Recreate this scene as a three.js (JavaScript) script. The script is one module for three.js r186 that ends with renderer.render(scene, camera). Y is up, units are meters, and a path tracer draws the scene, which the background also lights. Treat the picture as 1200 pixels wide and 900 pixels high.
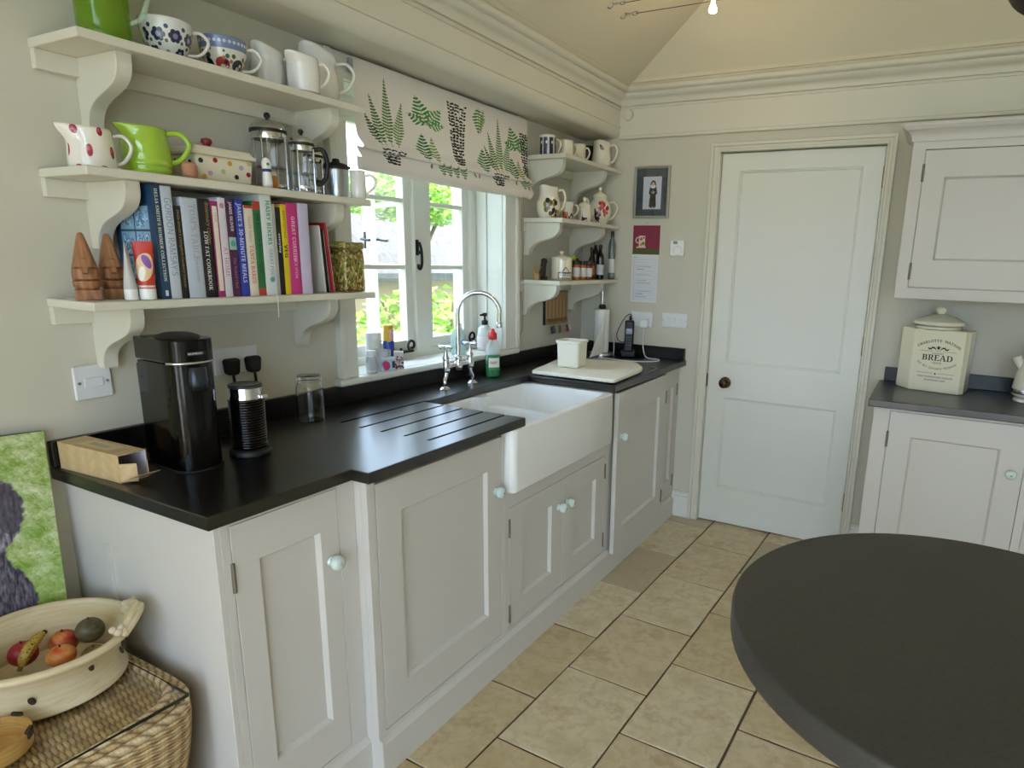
import * as THREE from 'three';
import { RoundedBoxGeometry } from 'three/addons/geometries/RoundedBoxGeometry.js';
import { mergeGeometries, toCreasedNormals } from 'three/addons/utils/BufferGeometryUtils.js';
import { ImprovedNoise } from 'three/addons/math/ImprovedNoise.js';
import { Brush, Evaluator, SUBTRACTION } from 'three-bvh-csg';

// ---------------------------------------------------------------- camera, sky, sun, exposure
const scene = new THREE.Scene();
const camera = new THREE.PerspectiveCamera(2 * Math.atan(450 / 763.09) * 180 / Math.PI, 4 / 3, 0.05, 200);
camera.position.set(1.8407, 1.4324, 3.4208);
camera.rotation.set(-0.2269, 0.478, 0.028, 'YXZ');
camera.setViewOffset(1200, 900, -90, -31.82, 1200, 900);
scene.add(camera);

const renderer = new THREE.WebGLRenderer({ antialias: true });
renderer.toneMapping = THREE.LinearToneMapping;
renderer.toneMappingExposure = 3.5;
renderer.shadowMap.enabled = true;

scene.background = new THREE.Color(0.61, 0.80, 1.06);
scene.backgroundIntensity = 2.7;

const sun = new THREE.DirectionalLight(0xfff0dc, 4.6);
sun.position.set(5, 17, 14);
sun.target.position.set(0, 0, 3);
sun.castShadow = true;
sun.shadow.mapSize.set(2048, 2048);
Object.assign(sun.shadow.camera, { left: -14, right: 14, top: 14, bottom: -14, near: 1, far: 50 });
scene.add(sun, sun.target);

// ---------------------------------------------------------------- helpers
let seed = 7;
const rnd = () => { seed = (seed * 1664525 + 1013904223) % 4294967296; return seed / 4294967296; };
const rr = (a, b) => a + (b - a) * rnd();
const noise = new ImprovedNoise();
function fbm(x, y, z = 0, o = 4) { let s = 0, a = 0.5; for (let i = 0; i < o; i++) { s += a * noise.noise(x, y, z + i * 7.3); x *= 2.03; y *= 2.03; a *= 0.5; } return s; }
const V = (x, y, z) => new THREE.Vector3(x, y, z);
const V2 = (x, y) => new THREE.Vector2(x, y);

const taken = {};
function numbered(n) { taken[n] = (taken[n] ?? -1) + 1; return taken[n] ? n + '_' + String(taken[n]).padStart(3, '0') : n; }
function flat(g) {
  g = g.index ? g.toNonIndexed() : g;
  for (const k of Object.keys(g.attributes)) if (!['position', 'normal', 'uv'].includes(k)) g.deleteAttribute(k);
  if (!g.attributes.uv) g.setAttribute('uv', new THREE.BufferAttribute(new Float32Array(g.attributes.position.count * 2), 2));
  return g;
}
const merge = (list) => mergeGeometries(list.map(flat));
// uv in metres, taken from the face's own plane
function uvm(g, s = 1, ou = 0, ov = 0) {
  g = flat(g); const p = g.attributes.position, n = g.attributes.normal, u = g.attributes.uv;
  for (let i = 0; i < p.count; i++) {
    const ax = Math.abs(n.getX(i)), ay = Math.abs(n.getY(i)), az = Math.abs(n.getZ(i));
    if (ay >= ax && ay >= az) u.setXY(i, p.getX(i) * s + ou, p.getZ(i) * s + ov);
    else if (ax >= az) u.setXY(i, p.getZ(i) * s + ou, p.getY(i) * s + ov);
    else u.setXY(i, p.getX(i) * s + ou, p.getY(i) * s + ov);
  }
  return g;
}
// box from min / max corners; r rounds its edges
function bx(x0, y0, z0, x1, y1, z1, r = 0) {
  const w = x1 - x0, h = y1 - y0, d = z1 - z0;
  const g = r > 0 ? new RoundedBoxGeometry(w, h, d, 2, Math.min(r, w / 2.01, h / 2.01, d / 2.01)) : new THREE.BoxGeometry(w, h, d);
  return g.translate((x0 + x1) / 2, (y0 + y1) / 2, (z0 + z1) / 2);
}
function tube(pts, r, seg = 24, rad = 8, closed = false) { return new THREE.TubeGeometry(new THREE.CatmullRomCurve3(pts.map((p) => p.isVector3 ? p : V(...p)), closed), seg, r, rad, closed); }
function rod(a, b, r, rad = 12) { a = V(...a); b = V(...b); const d = b.clone().sub(a), g = new THREE.CylinderGeometry(r, r, d.length(), rad); g.applyQuaternion(new THREE.Quaternion().setFromUnitVectors(V(0, 1, 0), d.normalize())); return g.translate((a.x + b.x) / 2, (a.y + b.y) / 2, (a.z + b.z) / 2); }
function lathe(pts, seg = 40) { return new THREE.LatheGeometry(pts.map((p) => V2(p[0], p[1])), seg); }
function cyl(r0, r1, h, seg = 32) { return new THREE.CylinderGeometry(r1, r0, h, seg).translate(0, h / 2, 0); }
function sph(r, x = 0, y = 0, z = 0, a = 20, b = 14) { return new THREE.SphereGeometry(r, a, b).translate(x, y, z); }
function smoothPts(pts, n) { const c = new THREE.CatmullRomCurve3(pts.map((p) => V(p[0], p[1], 0)), false, 'centripetal'); return c.getPoints(n).map((p) => [Math.max(p.x, 0.0001), p.y]); }
function shapeOf(pts) { const s = new THREE.Shape(); pts.forEach((p, i) => i ? s.lineTo(p[0], p[1]) : s.moveTo(p[0], p[1])); s.closePath(); return s; }
function rrect(x0, y0, x1, y1, r, Cls = THREE.Shape) {
  const s = new Cls(); s.moveTo(x0 + r, y0); s.lineTo(x1 - r, y0); s.absarc(x1 - r, y0 + r, r, -Math.PI / 2, 0); s.lineTo(x1, y1 - r); s.absarc(x1 - r, y1 - r, r, 0, Math.PI / 2);
  s.lineTo(x0 + r, y1); s.absarc(x0 + r, y1 - r, r, Math.PI / 2, Math.PI); s.lineTo(x0, y0 + r); s.absarc(x0 + r, y0 + r, r, Math.PI, Math.PI * 1.5); return s;
}
function extr(shape, depth, bevel = 0, seg = 1, curve = 12) { return new THREE.ExtrudeGeometry(shape, { depth: depth - 2 * bevel, bevelEnabled: bevel > 0, bevelThickness: bevel, bevelSize: bevel, bevelOffset: -bevel, bevelSegments: seg, curveSegments: curve }).translate(0, 0, bevel); }

function mesh(parent, name, geo, m, label) {
  const o = new THREE.Mesh(geo, m); o.name = name; o.castShadow = o.receiveShadow = true; parent.add(o);
  if (label) o.userData.label = label;
  return o;
}
function thing(name, label, category, pos = [0, 0, 0], turn = 0, group) {
  const o = new THREE.Group(); o.name = numbered(name); o.position.set(...pos); o.rotation.y = turn; scene.add(o);
  o.userData = { label, category }; if (group) o.userData.group = group; return o;
}
function solo(name, label, category, geo, m, group) { const o = mesh(scene, numbered(name), geo, m); o.userData = { label, category }; if (group) o.userData.group = group; return o; }
function struct(name, geo, m) { const o = mesh(scene, name, geo, m); o.userData.kind = 'structure'; return o; }
function structGroup(name) { const o = new THREE.Group(); o.name = name; o.userData.kind = 'structure'; scene.add(o); return o; }

// ---------------------------------------------------------------- textures and materials
function canvasTex(w, h, draw, repeat) {
  const c = document.createElement('canvas'); c.width = w; c.height = h; const g = c.getContext('2d'); draw(g, w, h);
  const t = new THREE.CanvasTexture(c); t.colorSpace = THREE.SRGBColorSpace; t.magFilter = THREE.LinearFilter; t.anisotropy = 8;
  if (repeat) { t.wrapS = t.wrapT = THREE.RepeatWrapping; t.repeat.set(...repeat); }
  return t;
}
function dataTex(w, h, fn, srgb = true, repeat = [1, 1]) {
  const d = new Uint8Array(w * h * 4);
  for (let y = 0; y < h; y++) for (let x = 0; x < w; x++) { const c = fn(x / w, y / h, x, y), i = (y * w + x) * 4; d[i] = c[0]; d[i + 1] = c[1]; d[i + 2] = c[2]; d[i + 3] = 255; }
  const t = new THREE.DataTexture(d, w, h); if (srgb) t.colorSpace = THREE.SRGBColorSpace; t.magFilter = THREE.LinearFilter; t.minFilter = THREE.LinearMipmapLinearFilter; t.generateMipmaps = true;
  t.wrapS = t.wrapT = THREE.RepeatWrapping; t.repeat.set(...repeat); t.needsUpdate = true; return t;
}
// periodic fbm
function pf(u, v, k, s = 0, o = 4) {
  const a = u * Math.PI * 2, b = v * Math.PI * 2, R = k / (Math.PI * 2);
  return fbm(Math.cos(a) * R + s, Math.sin(a) * R + Math.cos(b) * R * 1.3, Math.sin(b) * R * 1.3 + s, o);
}
const cl = (v) => Math.max(0, Math.min(255, v));
const mixc = (a, b, t) => a.map((v, i) => cl(v + (b[i] - v) * t));
const plasterBump = dataTex(256, 256, (u, v) => { const n = 128 + 60 * pf(u, v, 40, 3) + 60 * pf(u, v, 9, 5); return [n, n, n]; }, false, [1.2, 1.2]);
const brushBump = dataTex(256, 256, (u, v, x, y) => { const n = 128 + 40 * noise.noise(x * 0.35, y * 0.02, 2) + 30 * pf(u, v, 20, 1); return [n, n, n]; }, false, [2, 2]);
const std = (o) => new THREE.MeshStandardMaterial(o);
const phys = (o) => new THREE.MeshPhysicalMaterial(o);
const M = {
  wall: std({ color: 0xd2cdbc, roughness: 0.92, bumpMap: plasterBump, bumpScale: 0.0008 }),
  ceiling: std({ color: 0xd8d0b8, roughness: 0.95, bumpMap: plasterBump, bumpScale: 0.0008 }),
  trim: std({ color: 0xdbd7c6, roughness: 0.5, bumpMap: brushBump, bumpScale: 0.0003 }),
  white: std({ color: 0xe3e2d8, roughness: 0.42, bumpMap: brushBump, bumpScale: 0.0003 }),
  cabinet: std({ color: 0xd2ccc3, roughness: 0.48, bumpMap: brushBump, bumpScale: 0.0003 }),
  plate: std({ color: 0xe6e8ea, roughness: 0.3 }),
  granite: phys({ color: 0x808082, roughness: 0.29, ior: 1.88, map: dataTex(256, 256, (u, v, x, y) => { const n = 13 + 8 * pf(u, v, 60, 4) + (noise.noise(x * 0.9, y * 0.9, 5) > 0.55 ? 12 : 0); return [n, n, n * 1.02]; }, true, [3, 3]) }),
  upstand: phys({ color: 0x0d0d0e, roughness: 0.35 }),
  slate: phys({ color: 0xffffff, roughness: 0.55, map: dataTex(256, 256, (u, v, x, y) => { const n = 58 + 12 * pf(u, v, 60, 4) + (noise.noise(x * 0.9, y * 0.9, 5) > 0.5 ? 8 : 0); return [n * 1.04, n, n * 0.93]; }, true, [3, 3]) }),
  ceramic: phys({ color: 0xf8f8f5, roughness: 0.14 }),
  china: phys({ color: 0xeae8e2, roughness: 0.16, clearcoat: 0.5 }),
  cream: phys({ color: 0xece5c9, roughness: 0.18, clearcoat: 0.5 }),
  chrome: std({ color: 0xd8dadc, metalness: 1, roughness: 0.08 }),
  steel: std({ color: 0xb9bbbd, metalness: 1, roughness: 0.28 }),
  iron: std({ color: 0x17181b, roughness: 0.55, metalness: 0.4 }),
  brass: std({ color: 0x9c8355, metalness: 1, roughness: 0.35 }),
  bronze: std({ color: 0x4a3b28, metalness: 0.9, roughness: 0.35 }),
  black: phys({ color: 0x050506, roughness: 0.1, ior: 1.42 }),
  blackMatt: std({ color: 0x101012, roughness: 0.5 }),
  rubber: std({ color: 0x0c0c0e, roughness: 0.65 }),
  glass: phys({ color: 0xffffff, roughness: 0.0, transmission: 1, thickness: 0, ior: 1.45 }),
  jarGlass: phys({ color: 0xffffff, roughness: 0.0, transmission: 1, thickness: 0.003, ior: 1.45, attenuationColor: 0xdfeee6, attenuationDistance: 0.2 }),
  paper: std({ color: 0xf2f2ee, roughness: 0.85 }),
  pages: std({ color: 0xe9e3d2, roughness: 0.9 }),
  mint: phys({ color: 0xd3e2dc, roughness: 0.12, clearcoat: 0.7 }),
  lime: phys({ color: 0xa0c53a, roughness: 0.15, clearcoat: 0.6 }),
  hinge: std({ color: 0x7d756a, metalness: 0.6, roughness: 0.45 }),
  plasticWhite: std({ color: 0xf0f1ee, roughness: 0.35 }),
};
const tinted = (c, r = 0.5, o = {}) => std({ color: c, roughness: r, ...o });
// ---------------------------------------------------------------- the room
const RX = 4.4, RZ = 5.4, YC = 2.32;
{ // floor: dark mortar bed, each stone tile a mesh of its own
  const bed = struct('floor', bx(-0.3, -0.2, -0.3, RX + 0.3, -0.004, RZ + 0.3), tinted(0x5d4d3c, 0.95));
  const stone = [0, 1, 2, 3].map((k) => dataTex(320, 320, (u, v, x, y) => {
    const a = fbm(u * 3.4 + k * 9.1, v * 3.4 + 3.7, k * 2.3, 5), b = fbm(u * 17 + k * 4, v * 17, 8 + k, 4), c = noise.noise(x * 0.55, y * 0.55, k * 9), w = 1 - Math.abs(fbm(u * 6 + 2 * a, v * 6 + k * 5, 21 + k, 3)) * 6;
    let col = mixc([208, 193, 156], [232, 221, 192], 0.5 + a * 1.3 + b * 0.35);
    col = mixc(col, [176, 148, 106], Math.max(0, Math.min(0.6, a * 1.3 + b * 0.5 - 0.1 + (k === 1 ? 0.16 : 0))));
    col = mixc(col, [168, 138, 96], Math.max(0, w) * 0.22 * (b > -0.05 ? 1 : 0.3));
    if (k === 3) col = mixc(col, [190, 182, 162], 0.55);
    col = mixc(col, [140, 112, 76], c > 0.66 ? 0.55 : 0);
    return col.map((q) => cl(q + 9 * c));
  }));
  const stoneBump = dataTex(256, 256, (u, v, x, y) => { const n = 150 + 50 * pf(u, v, 8, 21) - (noise.noise(x * 0.3, y * 0.3, 4) > 0.62 ? 60 : 0); return [n, n, n]; }, false);
  const mats = [0xffffff, 0xf2ece0, 0xfaf6f2].flatMap((c) => stone.map((t) => std({ map: t, color: c, roughness: 0.52, bumpMap: stoneBump, bumpScale: 0.0015 })));
  const TW = 0.3125, TL = 0.4222, J = 0.007;
  const variant = (k) => {
    const pts = [], w = TW / 2 - J / 2, l = TL / 2 - J / 2, n = 3;
    const side = (ax, ay, bx_, by_) => { for (let i = 0; i < n; i++) { const t = i / n; pts.push([ax + (bx_ - ax) * t + rr(-0.0016, 0.0016), ay + (by_ - ay) * t + rr(-0.0016, 0.0016)]); } };
    side(-w, -l, w, -l); side(w, -l, w, l); side(w, l, -w, l); side(-w, l, -w, -l);
    const g = extr(shapeOf(pts), 0.014, 0.0025).rotateX(-Math.PI / 2).translate(0, -0.014, 0);
    return uvm(g, 2.1, 0.5, 0.5);
  };
  const geos = [0, 1, 2, 3, 4].map(variant);
  const tilt = 0.031;
  for (let c = -2; c < 12; c++) for (let r = -1; r < 14; r++) {
    const lx = 0.884 + (c - 0.5) * TW, lz = 0.104 + (r + 0.5) * TL + (c % 2 !== 0 ? 0.2145 : 0);
    const x = lx - tilt * lz, z = lz + tilt * (lx - 0.88);
    if (x < 0.45 || x > RX - 0.1 || z < -0.12 || z > RZ - 0.15) continue;
    const t = mesh(bed, 'tile', geos[Math.floor(rnd() * 5)], mats[[0, 1, 2, 0, 2, 3, 1][Math.floor(rnd() * 7)] + 4 * Math.floor(rnd() * 3)]);
    t.position.set(x, rr(-0.0006, 0.0006), z); t.rotation.y = -tilt + (rnd() < 0.5 ? Math.PI : 0);
  }
}
// window opening in the left wall
const WZ0 = 0.80, WZ1 = 1.735, WY0 = 0.985, WY1 = 2.0;
struct('wall_left', uvm(merge([bx(-0.3, 0, -0.2, 0, WY0, RZ + 0.2), bx(-0.3, WY1, -0.2, 0, 2.6, RZ + 0.2), bx(-0.3, WY0, -0.2, 0, WY1, WZ0), bx(-0.3, WY0, WZ1, 0, WY1, RZ + 0.2)])), M.wall);
const DX0 = 0.793, DX1 = 1.558, DH = 1.985;
struct('wall_back', uvm(merge([bx(0, 0, -0.2, DX0 - 0.01, 2.6, 0), bx(DX1 + 0.01, 0, -0.2, RX + 0.2, 2.6, 0), bx(DX0 - 0.01, DH + 0.01, -0.2, DX1 + 0.01, 2.6, 0), bx(DX0 - 0.1, 0, -0.24, DX1 + 0.1, 2.2, -0.2)])), M.wall);
struct('wall_right', uvm(bx(RX, 0, 0, RX + 0.2, 2.6, RZ + 0.2)), M.wall);
// rear wall behind the camera with a wide glazed opening to the garden
const GX0 = 0.9, GX1 = 4.1, GH = 2.26;
struct('wall_rear', uvm(merge([bx(0, 0, RZ, GX0, 3.4, RZ + 0.2), bx(GX1, 0, RZ, RX, 3.4, RZ + 0.2), bx(GX0, GH, RZ, GX1, 2.42, RZ + 0.2), bx(GX0, 2.42, RZ, 1.1, 3.4, RZ + 0.2), bx(3.3, 2.42, RZ, GX1, 3.4, RZ + 0.2), bx(1.1, 2.92, RZ, 3.3, 3.4, RZ + 0.2)])), M.wall);
{ const w = structGroup('window_2'); mesh(w, 'window_frame', merge([bx(1.1, 2.42, RZ + 0.05, 1.16, 2.92, RZ + 0.12), bx(3.24, 2.42, RZ + 0.05, 3.3, 2.92, RZ + 0.12), bx(1.16, 2.42, RZ + 0.05, 3.24, 2.47, RZ + 0.12), bx(1.16, 2.87, RZ + 0.05, 3.24, 2.92, RZ + 0.12), bx(2.17, 2.47, RZ + 0.05, 2.23, 2.87, RZ + 0.12)]), M.white); for (const a of [1.16, 2.23]) mesh(w, 'pane', bx(a, 2.47, RZ + 0.083, a + 1.01, 2.87, RZ + 0.087), M.glass); }
{
  const d = structGroup('door_2');
  const n = 4, w = (GX1 - GX0) / n, fr = [];
  fr.push(bx(GX0, GH - 0.05, RZ + 0.04, GX1, GH, RZ + 0.13), bx(GX0, 0, RZ + 0.04, GX1, 0.03, RZ + 0.13));
  for (let i = 0; i <= n; i++) fr.push(bx(Math.max(GX0, GX0 + i * w - 0.03), 0.03, RZ + 0.04, Math.min(GX1, GX0 + i * w + 0.03), GH - 0.05, RZ + 0.13));
  mesh(d, 'door_frame', merge(fr), M.white);
  for (let i = 0; i < n; i++) {
    const a = GX0 + i * w + 0.03, b = a + w - 0.06;
    const leaf = mesh(d, 'glazed_door', merge([bx(a, 0.03, RZ + 0.06, a + 0.09, GH - 0.05, RZ + 0.11), bx(b - 0.09, 0.03, RZ + 0.06, b, GH - 0.05, RZ + 0.11), bx(a + 0.09, 0.03, RZ + 0.06, b - 0.09, 0.2, RZ + 0.11), bx(a + 0.09, GH - 0.15, RZ + 0.06, b - 0.09, GH - 0.05, RZ + 0.11)]), M.white);
    mesh(leaf, 'pane', bx(a + 0.08, 0.19, RZ + 0.083, b - 0.08, GH - 0.14, RZ + 0.087), M.glass);
  }
}
{ // vaulted ceiling: four slopes and a flat top, each with thickness
  const X0 = 0.292, Z0 = 0.08, X1 = RX - 0.09, T = 3.2, ka = 0.6, kb = 1.33;
  const xa = X0 + (T - YC) / ka, xb = X1 - (T - YC) / ka, za = Z0 + (T - YC) / kb, E = RZ + 0.1;
  const slab = (pts) => {
    const pos = [], n = pts.length, t = 0.14;
    const top = pts.map((p) => [p[0], p[1] + t, p[2]]);
    for (let i = 1; i < n - 1; i++) { pos.push(...pts[0], ...pts[i], ...pts[i + 1], ...top[0], ...top[i + 1], ...top[i]); }
    for (let i = 0; i < n; i++) { const j = (i + 1) % n; pos.push(...pts[i], ...top[i], ...pts[j], ...pts[j], ...top[i], ...top[j]); }
    const g = new THREE.BufferGeometry(); g.setAttribute('position', new THREE.Float32BufferAttribute(pos, 3)); g.computeVertexNormals(); return uvm(g);
  };
  struct('ceiling', merge([
    slab([[X0, YC, Z0], [X0, YC, E], [xa, T, E], [xa, T, za]]),
    slab([[X0, YC, Z0], [xa, T, za], [xb, T, za], [X1, YC, Z0]]),
    slab([[X1, YC, Z0], [xb, T, za], [xb, T, E], [X1, YC, E]]),
    slab([[xa, T, za], [xa, T, E], [xb, T, E], [xb, T, za]]),
    bx(-0.2, YC + 0.01, -0.2, X0 + 0.02, YC + 0.2, E), bx(-0.2, YC + 0.01, -0.2, RX + 0.2, YC + 0.2, Z0 + 0.02), bx(X1 - 0.02, YC + 0.01, -0.2, RX + 0.2, YC + 0.2, E),
  ]), M.ceiling);
}
{ // boxed beam over the window wall, frieze and cornice
  const SX = 0.214, SY = 2.083;
  const prof = new THREE.Shape(); prof.moveTo(0, SY); prof.lineTo(SX - 0.045, SY); prof.absarc(SX - 0.045, SY + 0.045, 0.045, -Math.PI / 2, 0); prof.lineTo(SX, 2.33); prof.lineTo(0, 2.33); prof.closePath();
  struct('trim_1', uvm(extr(prof, RZ, 0, 1, 8)), M.trim);
  struct('trim_2', uvm(merge([bx(SX - 0.002, SY + 0.052, 0.0, SX + 0.006, SY + 0.062, RZ, 0.002), bx(SX - 0.002, 2.222, 0, SX + 0.008, 2.232, RZ, 0.002)])), M.trim);
  const crown = (d) => { const s = new THREE.Shape(); s.moveTo(-0.01, 2.24); s.lineTo(0.012, 2.24); s.quadraticCurveTo(0.014, 2.262, 0.03, 2.268); s.quadraticCurveTo(0.052, 2.276, 0.056, 2.292); s.lineTo(0.066, 2.292); s.absarc(0.07, 2.308, 0.014, -1.2, 1.2); s.lineTo(0.07, 2.332); s.lineTo(-0.01, 2.332); s.closePath(); return extr(s, d, 0, 1, 8); };
  struct('trim_3', uvm(crown(RZ).translate(SX, 0, 0)), M.trim);
  const back = crown(RX - SX); back.rotateY(-Math.PI / 2); // profile now reaches towards +z... placed along x
  back.scale(1, 1, 1).translate(RX, 0, 0.012);
  struct('trim_4', uvm(merge([back, bx(SX, 2.088, 0, RX, 2.24, 0.012), bx(SX, 2.075, 0, RX, 2.092, 0.022, 0.004), bx(SX, 2.226, 0, RX, 2.236, 0.018, 0.002)])), M.trim);
  struct('trim_5', uvm(bx(RX - 0.012, 2.083, 0, RX, 2.33, RZ)), M.trim);
}
{ // panelled door in the back wall
  const d = structGroup('door_1'), z0 = -0.045, z1 = -0.006, w = DX1 - DX0;
  const s = new THREE.Shape(); s.moveTo(DX0, 0.008); s.lineTo(DX1, 0.008); s.lineTo(DX1, DH - 0.004); s.lineTo(DX0, DH - 0.004); s.closePath();
  const holes = [[DX0 + 0.097, 0.92, DX1 - 0.093, 1.893], [DX0 + 0.097, 0.215, DX1 - 0.09, 0.725]];
  for (const [a, b, c, e] of holes) { const h = new THREE.Path(); h.moveTo(a, b); h.lineTo(a, e); h.lineTo(c, e); h.lineTo(c, b); h.closePath(); s.holes.push(h); }
  const leaf = mesh(d, 'door_leaf', uvm(extr(s, z1 - z0, 0.003).translate(0, 0, z0)), M.white);
  for (const [a, b, c, e] of holes) {
    mesh(leaf, 'door_panel', uvm(bx(a - 0.01, b - 0.01, z0 + 0.008, c + 0.01, e + 0.01, z1 - 0.016)), M.white);
    const m = 0.007, y = z1 - 0.017;
    mesh(leaf, 'panel_moulding', uvm(merge([bx(a - 0.004, b, y, a + m, e, z1 - 0.006, 0.004), bx(c - m, b, y, c + 0.004, e, z1 - 0.006, 0.004), bx(a, b - 0.004, y, c, b + m, z1 - 0.006, 0.004), bx(a, e - m, y, c, e + 0.004, z1 - 0.006, 0.004)])), M.white);
  }
  const knob = mesh(leaf, 'door_knob', merge([lathe([[0.0001, 0.052], [0.014, 0.051], [0.024, 0.044], [0.027, 0.036], [0.022, 0.026], [0.011, 0.02], [0.01, 0.006], [0.03, 0.005], [0.031, 0], [0.0001, 0]], 28).rotateX(Math.PI / 2).translate(DX0 + 0.1, 0.81, z1)]), M.bronze, 'dark bronze round door knob');
  for (const y of [1.845, 1.065, 0.255]) mesh(leaf, 'hinge', merge([rod([DX1 + 0.003, y - 0.04, 0.002], [DX1 + 0.003, y + 0.04, 0.002], 0.006), sph(0.0065, DX1 + 0.003, y + 0.043, 0.002, 8, 6), sph(0.0065, DX1 + 0.003, y - 0.043, 0.002, 8, 6)]), M.brass);
  mesh(d, 'latch_plate', bx(DX0 - 0.004, 0.78, -0.02, DX0 + 0.001, 0.85, 0.001), M.bronze);
  // moulded architrave
  const A0 = DX0 - 0.056, A1 = DX1 + 0.046, AT = 2.03, o = 0.003;
  const strip = (a, b, c, e, z) => bx(a, b, 0, c, e, z, 0.004);
  mesh(d, 'architrave', uvm(merge([
    strip(A0 + 0.016, 0, DX0 - 0.014, AT - 0.002, 0.018), strip(A0, 0, A0 + 0.018, AT, 0.028), strip(DX1 + 0.012, 0, A1 - 0.016, AT - 0.002, 0.018), strip(A1 - 0.018, 0, A1, AT, 0.028),
    strip(DX0 - 0.018, DH + 0.012, DX1 + 0.016, AT - 0.003, 0.0174), strip(A0 + 0.014, AT - 0.018, A1 - 0.014, AT - 0.0006, 0.0274), strip(DX0 - 0.016, 0, DX0 - o, DH + o, 0.022), strip(DX1 + o, 0, DX1 + 0.014, DH + o, 0.022), strip(DX0 - 0.0155, DH + 0.001, DX1 + 0.0135, DH + 0.014, 0.0215),
  ])), M.trim);
  mesh(d, 'door_jamb', merge([bx(DX0 - 0.012, 0, -0.19, DX0 - 0.002, DH + 0.01, 0), bx(DX1 + 0.002, 0, -0.19, DX1 + 0.012, DH + 0.01, 0), bx(DX0, DH + 0.001, -0.19, DX1, DH + 0.01, 0)]), M.trim);
}
const skirt = (x0, x1) => merge([bx(x0, 0, 0, x1, 0.125, 0.018), bx(x0, 0.125, 0, x1, 0.142, 0.013, 0.004), bx(x0, 0.142, 0, x1, 0.15, 0.008, 0.002)]);
struct('baseboard_back', uvm(merge([skirt(0.634, DX0 - 0.056), skirt(DX1 + 0.046, 1.674)])), M.white);
struct('baseboard_rear', uvm(merge([bx(0, 0, RZ - 0.018, GX0, 0.15, RZ), bx(GX1, 0, RZ - 0.018, RX, 0.15, RZ)])), M.white);
struct('baseboard_right', uvm(bx(RX - 0.018, 0, 0.7, RX, 0.15, RZ)), M.white);

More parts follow.
